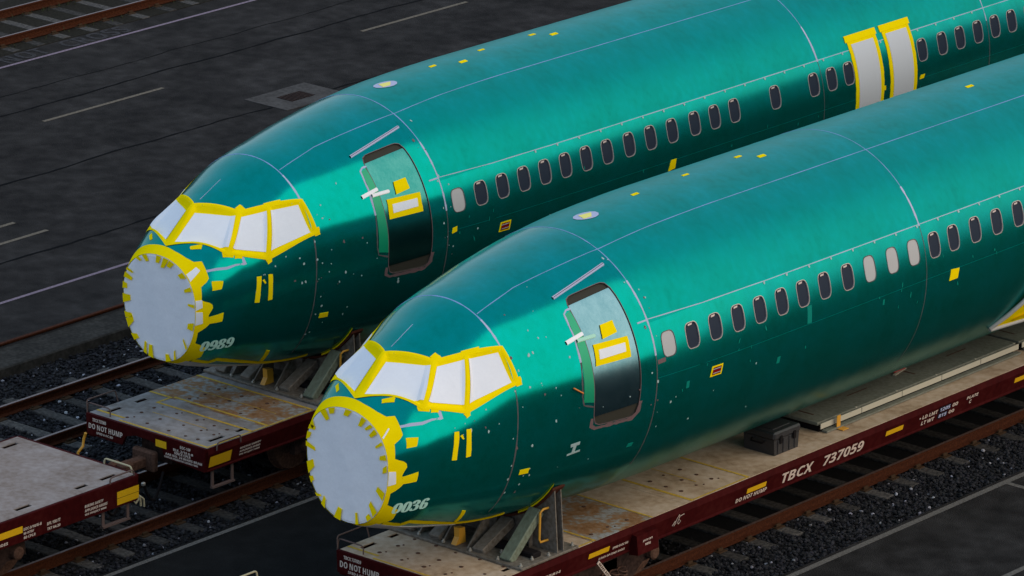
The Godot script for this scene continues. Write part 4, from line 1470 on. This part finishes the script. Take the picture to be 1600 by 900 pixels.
	# ---- loose pieces of tape
	var tapes := [
		[V(-4.104, 1.698), V(-3.90, 1.681), V(-3.914, 1.794), V(-4.095, 1.796)],
		[V(-4.02, 1.157), V(-3.868, 1.239), V(-3.916, 1.351), V(-4.043, 1.318)],
		[V(-3.412, 1.674), V(-3.333, 1.688), V(-3.285, 1.397), V(-3.36, 1.379)],
		[V(-3.181, 1.698), V(-3.101, 1.701), V(-3.096, 1.435), V(-3.17, 1.415)],
		[V(-3.277, 1.458), V(-3.244, 1.451), V(-3.216, 1.511), V(-3.232, 1.518)],
		[V(-2.172, 2.043), V(-2.012, 2.052), V(-2.01, 2.004), V(-2.174, 1.996)],
		[V(-2.805, 2.655), V(-2.731, 2.667), V(-2.841, 2.395), V(-2.921, 2.377)],
		[V(-0.721, 1.005), V(-0.489, 1.0), V(-0.489, 1.103), V(-0.757, 1.121)],
		[V(1.80, -0.07), V(1.94, -0.07), V(1.92, -0.035), V(1.78, -0.035)],
		[V(3.02, -0.10), V(3.16, -0.10), V(3.14, -0.07), V(3.0, -0.07)],
		[V(4.27, -0.115), V(4.41, -0.115), V(4.39, -0.08), V(4.25, -0.08)],
		[V(4.50, 0.015), V(4.66, 0.015), V(4.64, 0.055), V(4.48, 0.055)]]
	if front:
		tapes.append([V(6.828, 1.648), V(7.038, 1.648), V(7.068, 1.574), V(6.858, 1.564)])
		tapes.append([V(9.66, 0.02), V(9.83, 0.02), V(9.81, 0.055), V(9.64, 0.055)])
	else:
		tapes.append([V(2.29, 0.03), V(2.45, 0.03), V(2.43, 0.07), V(2.27, 0.07)])
		tapes.append([V(5.26, 1.65), V(5.43, 1.64), V(5.46, 1.565), V(5.32, 1.565)])
		tapes.append([V(11.96, 1.575), V(12.08, 1.575), V(12.11, 1.54), V(11.99, 1.54)])
		tapes.append([V(10.93, 1.57), V(11.01, 1.57), V(11.01, 1.53), V(10.93, 1.53)])
		tapes.append([V(0.17, 1.595), V(0.27, 1.585), V(0.28, 1.54), V(0.18, 1.55)])
	for q in tapes:
		st = mb()
		patch(st, q, 0.006, 4, 4, false, 0.004)
		obj("tape", st, M.tape, F, true)
	# tape along the belly opening and grey sheet below it
	st = mb()
	stripe(st, [V(-4.09, 2.60), V(-3.80, 2.63), V(-3.72, 2.52), V(-3.505, 2.56), V(-2.766, 2.72), V(-2.352, 2.72), V(-2.05, 2.70), V(-1.86, 2.65)], 0.10, 0.012, 0.1, 0.1)
	obj("belly_tape", st, M.tape, F, true)
	st = mb()
	patch(st, [V(-4.15, 2.66), V(-2.6, 2.80), V(-2.6, 3.1), V(-4.15, 3.1)], 0.01, 10, 5)
	obj("belly_sheet", st, M.blank_white, F, true)
	obj("lettering", skin_text("0036" if front else "0989", -4.12, -3.655, -1.115, -0.945, 0.03), M.digit, F)
	# ---- door
	st = mb()
	var dn := 64
	for i in dn:                       # recess wall and back
		var q := []
		for t in [TAU * i / dn, TAU * (i + 1) / dn]:
			var a := opening(dc, dh, 9.0, t)
			var no := N(a.x, a.y)
			q.append([S(a.x, a.y), S(a.x, a.y) - no * 0.026, S(dc.x, dc.y) - N(dc.x, dc.y) * 0.026, no, a])
		quad(st, q[0][0], q[1][0], q[1][1], q[0][1], S(dc.x, dc.y) - q[0][0])
	obj("door_recess", st, M.recess, F)
	st = mb()
	patch(st, [V(dc.x - dh.x, dc.y - dh.y), V(dc.x + dh.x, dc.y - dh.y), V(dc.x + dh.x, dc.y + dh.y), V(dc.x - dh.x, dc.y + dh.y)], -0.022, 8, 20)
	obj("door_back", st, M.recess, F, true)
	st = mb()
	patch(st, [V(-1.043, 0.755), V(-0.227, 0.745), V(-0.238, 1.712), V(-1.043, 1.735)], -0.008, 10, 26)
	var plate := obj("door_plate", st, M.door_plate if front else M.door_plate_green, F, true)
	st = mb()
	for i in dn:
		var q := []
		for t in [TAU * i / dn, TAU * (i + 1) / dn]:
			var a := opening(dc, dh, 9.0, t)
			var b := opening(dc, dh + V(0.010, 0.006), 9.0, t)
			var no := N(a.x, a.y)
			q.append([S(a.x, a.y) + no * 0.004, S(b.x, b.y) + no * 0.004, no])
		quad(st, q[0][0], q[1][0], q[1][1], q[0][1], q[0][2])
	obj("door_edge", st, M.touch_dark, F)
	st = mb()
	patch(st, [V(-0.981, 1.323), V(-0.35, 1.328), V(-0.331, 1.158), V(-0.95, 1.14)], 0.002, 8, 4, false, 0.008)
	var tf := obj("tape_frame", st, M.tape, plate, true)
	st = mb()
	patch(st, [V(-0.897, 1.275), V(-0.429, 1.274), V(-0.411, 1.202), V(-0.877, 1.195)], 0.007, 6, 3)
	obj("label_sheet", st, M.cover, plate, true)
	st = mb()
	patch(st, [V(-1.23, 1.60), V(-1.055, 1.62), V(-1.055, 0.80), V(-1.165, 0.82)], 0.004, 4, 16)
	obj("hinge_panel", st, M.hinge_green, F, true)
	st = mb()
	stripe(st, [V(-1.03, 0.785), V(-1.107, 0.785), V(-1.168, 0.81), V(-1.192, 0.934), V(-1.191, 1.015), V(-1.208, 1.115), V(-1.215, 1.25)], 0.030, 0.007, 0.06, 0.3)
	obj("seam", st, M.sealant, F, true)
	st = mb()
	stripe(st, [V(-1.215, 1.25), V(-1.245, 1.437), V(-1.252, 1.558), V(-1.223, 1.623), V(-1.06, 1.653)], 0.022, 0.006, 0.06, 0.3)
	obj("seam", st, M.sealant_grey, F, true)
	st = mb()
	stripe(st, [V(-1.06, 1.74), V(-1.06, 1.80), V(-0.98, 1.825), V(-0.32, 1.82), V(-0.215, 1.77), V(-0.2, 1.70)], 0.05, 0.003, 0.06, 0.4)
	obj("bare_metal_edge", st, M.touch_dark, F, true)
	st = mb()
	stripe(st, [V(-1.351, 1.05), V(-1.047, 1.021)], 0.06, 0.02, 0.06)
	obj("latch_arm", st, M.latch, F, true)
	st = mb()
	stripe(st, [V(-1.181, 1.065), V(-0.868, 1.072)], 0.055, 0.03, 0.06)
	obj("latch_arm", st, M.latch_green if front else M.latch, F, true)
	st = mb()
	stripe(st, [V(-1.167, 0.637), V(-0.059, 0.546)], 0.05, 0.018, 0.1)
	var gu := obj("rain_gutter", st, M.sealant, F, true)
	st = mb()
	stripe(st, [V(-1.16, 0.637), V(-0.066, 0.546)], 0.014, 0.0215, 0.1)
	obj("gutter_groove", st, M.touch_dark, gu, true)
	if front:
		st = mb()
		var r0 := S(-1.416, 1.443) + N(-1.416, 1.443) * 0.03
		var r1 := S(-1.248, 1.518) + N(-1.248, 1.518) * 0.01
		tube(st, [r0, r1], 0.012, 7)
		obj("orange_rod", st, M.orange, F, true)
		st = mb()
		patch(st, [V(0.111, 1.421), V(0.269, 1.415), V(0.265, 1.45), V(0.114, 1.455)], 0.004, 3, 2)
		obj("grey_patch", st, M.touch_dark, F, true)
		st = mb()
		patch(st, [V(-1.36, 1.905), V(-1.2, 1.90), V(-1.2, 1.925), V(-1.35, 1.93)], 0.004, 3, 2)
		patch(st, [V(-1.30, 1.92), V(-1.25, 1.92), V(-1.26, 1.985), V(-1.31, 1.985)], 0.0045, 2, 3)
		patch(st, [V(-1.38, 1.985), V(-1.16, 1.975), V(-1.16, 1.99), V(-1.38, 2.0)], 0.004, 3, 2)
		obj("grey_patch", st, M.touch, F, true)
	if front:
		for q in [[0.72, -0.24, 0.03, 0.05], [2.75, -0.38, 0.035, 0.05], [3.42, 0.14, 0.05, 0.13], [-0.2, -0.95, 0.05, 0.03], [5.2, -0.1, 0.02, 0.04]]:
			st = mb()
			patch(st, [V(q[0] - q[2], ang(q[0], q[1] - q[3])), V(q[0] + q[2], ang(q[0], q[1] - q[3])), V(q[0] + q[2] * 1.2, ang(q[0], q[1] + q[3])), V(q[0] - q[2] * 0.8, ang(q[0], q[1] + q[3]))], 0.0025, 2, 3)
			obj("primer_patch", st, M.primer, F, true)
	# red warning card
	st = mb()
	patch(st, [V(1.185, 1.69), V(1.431, 1.692), V(1.459, 1.619), V(1.221, 1.618)], 0.005, 4, 3)
	var card := obj("warning_card", st, M.tape, F, true)
	st = mb()
	patch(st, [V(1.222, 1.680), V(1.405, 1.682), V(1.424, 1.629), V(1.247, 1.628)], 0.009, 4, 3)
	obj("card_face", st, M.sign_red, card, true)
	for q in [[1.667, 1.671], [1.637, 1.642]]:
		st = mb()
		patch(st, [V(1.235, q[1]), V(1.40, q[1]), V(1.41, q[0]), V(1.25, q[0])], 0.012, 4, 1)
		obj("card_line", st, M.touch, card, true)
	# crown fitting: pale outline and yellow patch
	st = mb()
	for k in 14:
		var p := []
		var nn := []
		for an in [-1.0, TAU * k / 14.0, TAU * (k + 1) / 14.0]:
			var q := V(0.70, -0.02)
			if an >= 0.0:
				q += V(cos(an) * 0.19, sin(an) * 0.085) * (1.0 + 0.12 * sin(an * 2.0 + 0.6))
			nn.append(N(q.x, q.y))
			p.append(S(q.x, q.y) + N(q.x, q.y) * 0.005)
		trin(st, p, nn)
	var cf := obj("crown_fitting", st, M.sealant, F, true)
	st = mb()
	patch(st, [V(0.58, 0.015), V(0.72, 0.03), V(0.84, -0.03), V(0.64, -0.07)], 0.009, 4, 3)
	obj("tape", st, M.tape_pale, cf, true)
	if front:
		wing_root(F)
	else:
		for e in [[10.20, 10.98], [11.15, 11.90]]:
			exit_cover(F, e[0], e[1])
	return F

func exit_cover(F: Node, x0: float, x1: float):
	var a0 := ang(10.5, 1.0)
	var a1 := ang(10.5, -0.45)
	var st := mb()
	patch(st, [V(x0 - 0.02, a1), V(x1 - 0.02, a1), V(x1, a0), V(x0, a0)], 0.008, 8, 20, false, 0.006)
	var t := obj("exit_tape", st, M.tape, F, true)
	t.set_meta("label", "yellow taped overwing exit with white sheet")
	st = mb()
	patch(st, [V(x0 + 0.08, a1 - 0.05), V(x1 - 0.12, a1 - 0.05), V(x1 - 0.10, a0 + 0.075), V(x0 + 0.08, a0 + 0.075)], 0.014, 8, 18)
	obj("exit_sheet", st, M.exit_white, t, true)
	st = mb()
	patch(st, [V(x0 - 0.04, a0 + 0.05), V(x1 + 0.03, a0 + 0.05), V(x1 + 0.04, a0 - 0.01), V(x0 - 0.03, a0 - 0.01)], 0.012, 6, 3, false, 0.004)
	obj("tape", st, M.tape, t, true)

func wing_root(F: Node):
	# flared panel where the wing will join: grey edge, yellow inner face
	var up := []
	var lo := []
	for i in 9:
		var x := 8.73 + 0.16 * i
		var y := -1.48 + 0.20 * i
		up.append(S(x, ang(x, y)) + Vector3(0, 0, 0.02 + 0.025 * i))
		lo.append(Vector3(8.73 + 0.42 * i, -1.50 + 0.03 * i, 1.33 + 0.11 * i))
	var st := mb()
	for i in 8:
		quad(st, up[i], up[i + 1], lo[i + 1], lo[i], Vector3(-0.5, 0.2, 1))
	var w := obj("wing_root_panel", st, M.tape, F)
	w.set_meta("label", "yellow faced wing root with grey edges")
	for e in [up, lo]:
		st = mb()
		tube(st, e, 0.035, 8)
		obj("panel_edge", st, M.fairing_grey, w, true)
	st = mb()
	for i in range(1, 8):
		var n := Vector3(-0.02, 0.04, 0.05)
		quad(st, lo[i].lerp(up[i], 0.10) + n, lo[i + 1].lerp(up[i + 1], 0.10) + n, lo[i + 1].lerp(up[i + 1], 0.26) + n * 1.6, lo[i].lerp(up[i], 0.22) + n * 1.6, Vector3(0, 1, 1))
	obj("stiffener", st, M.tape, w)

func build_fuselages():
	fuselage("green fuselage on the near flatcar, number ending 036 by its sheeted nose", Vector3(0, AY, 0), true)
	fuselage("green fuselage on the far flatcar, with two taped white overwing exits", Vector3(XB, AY, ZB), false)
	cradle(Vector3(0, 0, 0), "grey steel cradle with yellow grab bar under the near fuselage nose")
	cradle(Vector3(XB, 0, ZB), "grey steel cradle with yellow grab bar under the far fuselage nose")

func cradle(at: Vector3, label: String):
	var c := thing("cradle", label, "cradle", at, "nose cradles")
	var dk := DECK + 0.006
	var st := mb()
	box(st, Vector3(-1.48, dk + 0.018, 0), Vector3(1.22, 0.036, 2.46), 0.006)
	obj("base_plate", st, M.cradle, c)
	for sx in [-1.30, -1.17]:
		st = mb()
		var pts := []
		for k in 25:
			var z: float = lerp(1.13, -1.13, k / 24.0)
			var p := par(sx)
			var y: float = AY + p[1] - (p[1] - p[3]) * pow(1.0 - pow(absf(z) / p[2], p[5]), 1.0 / p[5])
			pts.append(Vector2(y - 0.05, z))
		pts.append(Vector2(dk + 0.036, -1.20))
		pts.append(Vector2(dk + 0.036, 1.20))
		prism(st, pts, Vector3.UP, Vector3.BACK, Vector3(0.02, 0, 0), Vector3(sx, 0, 0))
		obj("saddle_plate", st, M.cradle, c)
	st = mb()
	var prev := []
	for k in 25:
		var z: float = lerp(1.15, -1.15, k / 24.0)
		var p := par(-1.23)
		var y: float = AY + p[1] - (p[1] - p[3]) * pow(1.0 - pow(absf(z) / p[2], p[5]), 1.0 / p[5])
		var cur := [Vector3(-1.36, y - 0.05, z), Vector3(-1.36, y - 0.012, z), Vector3(-1.10, y - 0.012, z), Vector3(-1.10, y - 0.05, z)]
		if k > 0:
			var outs := [Vector3(-1, 0, 0), Vector3.UP, Vector3.RIGHT, Vector3.DOWN]
			for q in 4:
				quad(st, prev[q], prev[(q + 1) % 4], cur[(q + 1) % 4], cur[q], outs[q])
		else:
			quad(st, cur[0], cur[1], cur[2], cur[3], Vector3.BACK)
		prev = cur
	obj("saddle_pad", st, M.pad, c)
	st = mb()
	prev = []
	for k in 8:
		var z: float = lerp(1.18, 0.55, k / 7.0)
		var p := par(-1.36)
		var y: float = AY + p[1] - (p[1] - p[3]) * pow(1.0 - pow(absf(z) / p[2], p[5]), 1.0 / p[5])
		var cur := [Vector3(-1.375, y - 0.03, z), Vector3(-1.375, y - 0.006, z), Vector3(-1.36, y + 0.0, z)]
		if k > 0:
			quad(st, prev[0], prev[1], cur[1], cur[0], Vector3(-1, 0, 0))
			quad(st, prev[1], prev[2], cur[2], cur[1], Vector3.UP)
		prev = cur
	obj("edge_tape", st, M.tape, c)
	# raking braces
	for b in [[0.86, M.cradle_green], [0.36, M.cradle], [-0.44, M.cradle], [-0.95, M.cradle]]:
		st = mb()
		var a := Vector3(-1.97, dk + 0.04, b[0])
		var p := par(-1.3)
		var yt: float = AY + p[1] - (p[1] - p[3]) * pow(1.0 - pow(absf(b[0]) / p[2], p[5]), 1.0 / p[5]) - 0.12
		var e := Vector3(-1.36, yt, b[0])
		var d := (e - a).normalized()
		var bs := Basis(d, d.cross(Vector3.BACK).normalized() * -1.0, Vector3.BACK)
		box(st, (a + e) / 2.0, Vector3((e - a).length() + 0.04, 0.13, 0.20), 0.012, bs)
		obj("brace", st, b[1], c)
		st = mb()
		var a2 := Vector3(-0.93, dk + 0.04, b[0])
		var e2 := Vector3(-1.13, dk + 0.42, b[0])
		var d2 := (e2 - a2).normalized()
		box(st, (a2 + e2) / 2.0, Vector3((e2 - a2).length(), 0.10, 0.16), 0.01, Basis(d2, d2.cross(Vector3.BACK).normalized() * -1.0, Vector3.BACK))
		obj("brace", st, M.cradle, c)
	# vertical ribs between the plates
	for z in [0.75, 0.15, -0.15, -0.75]:
		st = mb()
		var p := par(-1.2)
		var yt2: float = AY + p[1] - (p[1] - p[3]) * pow(1.0 - pow(absf(z) / p[2], p[5]), 1.0 / p[5]) - 0.08
		box(st, Vector3(-1.34, (yt2 + dk) / 2.0 + 0.02, z), Vector3(0.07, yt2 - dk, 0.02))
		obj("rib", st, M.cradle, c)
	st = mb()
	tube(st, [Vector3(-1.30, 1.85, 1.03), Vector3(-1.40, 1.85, 1.02), Vector3(-1.44, 1.81, 1.0), Vector3(-1.45, 1.42, 1.0), Vector3(-1.43, 1.37, 1.0), Vector3(-1.30, 1.38, 1.03)], 0.017, 8)
	obj("grab_bar", st, M.safety_yellow, c, true)
	# black wedge bar on the plate
	st = mb()
	box(st, Vector3(-1.62, dk + 0.075, 0.72), Vector3(0.18, 0.08, 0.78), 0.015)
	obj("wedge_bar", st, M.black_iron, c)
	for q in [[-2.03, 1.16], [-2.03, 0.75], [-2.03, 0.25], [-1.80, 0.62], [-2.02, -0.25], [-1.72, 1.1], [-0.93, 1.16], [-1.45, 1.17], [-1.85, 0.1], [-1.8, -0.3], [-2.02, -0.7], [-1.6, 0.25]]:
		st = mb()
		lathe(st, [Vector2(0, 0.026), Vector2(0.022, 0.026), Vector2(0.026, 0.014), Vector2(0.05, 0.013), Vector2(0.05, 0.0)], Vector3(q[0], dk + 0.036, q[1]), Vector3.UP, 8)
		obj("bolt", st, M.bolt, c)
	# jacking screw block and plates on the front part
	st = mb()
	prism(st, [Vector2(-0.09, 0), Vector2(0.12, 0), Vector2(0.10, 0.22), Vector2(-0.03, 0.24), Vector2(-0.02, 0.10)], Vector3.RIGHT, Vector3.UP, Vector3(0, 0, 0.09), Vector3(-1.92, dk + 0.036, -0.12))
	obj("jack_block", st, M.safety_yellow, c)
	for z in [-0.30, 0.14, -0.75]:
		st = mb()
		prism(st, [Vector2(-0.2, 0), Vector2(0.25, 0), Vector2(0.25, 0.34), Vector2(0.12, 0.34)], Vector3.RIGHT, Vector3.UP, Vector3(0, 0, 0.025), Vector3(-1.78, dk + 0.036, z))
		obj("gusset", st, M.cradle, c)
	st = mb()
	for k in 5:
		var an := k * 1.25
		tube(st, [Vector3(-1.72, dk + 0.42, -0.02), Vector3(-1.72 + cos(an) * 0.13, dk + 0.42 + sin(an) * 0.05, -0.02 + sin(an) * 0.13)], 0.022, 6)
	obj("screw_wheel", st, M.cradle_green, c, true)

# ---------------------------------------------------------------- loose things on the near deck
func build_cargo_things():
	var y := DECK + 0.004
	# raised olive panels
	for q in [[5.20, 10.28, "long olive panel edged in cream on the near deck behind the black case"], [10.36, 14.5, "olive panel beyond the gap at the wing root of the near deck"]]:
		var p := thing("raised_panel", q[2], "panel", Vector3(q[0], y, 0), "raised panels on the near deck")
		var L: float = q[1] - q[0]
		var st := mb()
		box(st, Vector3(L / 2, 0.13, -0.02), Vector3(L, 0.05, 1.56), 0.006)
		obj("top_sheet", st, M.panel_olive, p)
		st = mb()
		box(st, Vector3(L / 2, 0.04, 0.05), Vector3(L - 0.1, 0.085, 1.4))
		obj("frame", st, M.black_iron, p)
		st = mb()
		box(st, Vector3(L / 2 + 0.02, 0.02, 0.84), Vector3(L - 0.1, 0.03, 0.10), 0.004)
		obj("foot_angle", st, M.panel_olive, p)
		var n := int(L / 0.95)
		for k in n:
			st = mb()
			box(st, Vector3((k + 0.5) * L / n, 0.105, 0.812), Vector3(L / n - 0.014, 0.085, 0.016), 0.003)
			obj("edge_strip", st, M.panel_edge, p)
			st = mb()
			box(st, Vector3((k + 0.93) * L / n, 0.158, 0.76), Vector3(0.03, 0.012, 0.03), 0.003)
			obj("cleat", st, M.panel_edge, p)
		for k in 4:
			st = mb()
			box(st, Vector3(0.25 + k * L / 4.0, 0.1562, 0.25 + 0.1 * (k % 2)), Vector3(0.5 if k % 2 else 0.03, 0.003, 0.02 if k % 2 else 0.5))
			obj("stencil_line", st, M.iron_brown, p)
	# tool case
	var t := thing("tool_case", "black ribbed plastic tool case with lid on the near deck", "case", Vector3(4.24, y, 0.64))
	var st := mb()
	prism(st, [Vector2(-0.28, 0), Vector2(0.28, 0), Vector2(0.30, 0.24), Vector2(-0.30, 0.24)], Vector3.RIGHT, Vector3.UP, Vector3(0, 0, 0.56), Vector3(0, 0.0, -0.28))
	var body := obj("body", st, M.plastic, t)
	for x in [-0.2, -0.07, 0.07, 0.2]:
		st = mb()
		box(st, Vector3(x, 0.12, 0.285), Vector3(0.035, 0.22, 0.016), 0.004)
		obj("rib", st, M.plastic, body)
	st = mb()
	box(st, Vector3(0, 0.30, 0), Vector3(0.64, 0.12, 0.60), 0.025)
	var lid := obj("lid", st, M.plastic, t)
	st = mb()
	box(st, Vector3(0, 0.362, 0.0), Vector3(0.40, 0.012, 0.36), 0.004)
	obj("lid_panel", st, M.plastic, lid)
	for x in [-0.16, 0.16]:
		st = mb()
		box(st, Vector3(x, 0.23, 0.305), Vector3(0.06, 0.12, 0.02), 0.005)
		obj("latch", st, M.black_iron, t)
	st = mb()
	tube(st, [Vector3(-0.31, 0.20, -0.12), Vector3(-0.36, 0.18, -0.10), Vector3(-0.36, 0.18, 0.10), Vector3(-0.31, 0.20, 0.12)], 0.014, 7)
	obj("handle", st, M.black_iron, t, true)
	# yellow bracket
	t = thing("yellow_bracket", "small folded yellow bracket at the edge of the long olive panel", "bracket", Vector3(5.56, y, 0.92))
	st = mb()
	box(st, Vector3(0, 0.11, -0.04), Vector3(0.09, 0.20, 0.012), 0.003)
	obj("upright", st, M.safety_yellow, t)
	st = mb()
	box(st, Vector3(0.03, 0.008, 0.02), Vector3(0.15, 0.012, 0.12), 0.003)
	obj("foot", st, M.safety_yellow, t)
	# red ratchet
	t = thing("strap_ratchet", "red strap ratchet lying on the long olive panel", "ratchet", Vector3(7.93, y + 0.157, 0.19))
	st = mb()
	box(st, Vector3(0, 0.045, 0), Vector3(0.30, 0.08, 0.15), 0.015)
	obj("body", st, M.red, t)
	st = mb()
	box(st, Vector3(-0.05, 0.10, -0.01), Vector3(0.12, 0.035, 0.07), 0.01, Basis(Vector3.UP, 0.5))
	obj("handle", st, M.black_iron, t)
	st = mb()
	box(st, Vector3(-0.02, 0.006, 0.08), Vector3(0.40, 0.008, 0.05), 0.0, Basis(Vector3.UP, 0.2))
	obj("strap", st, M.panel_edge, t)
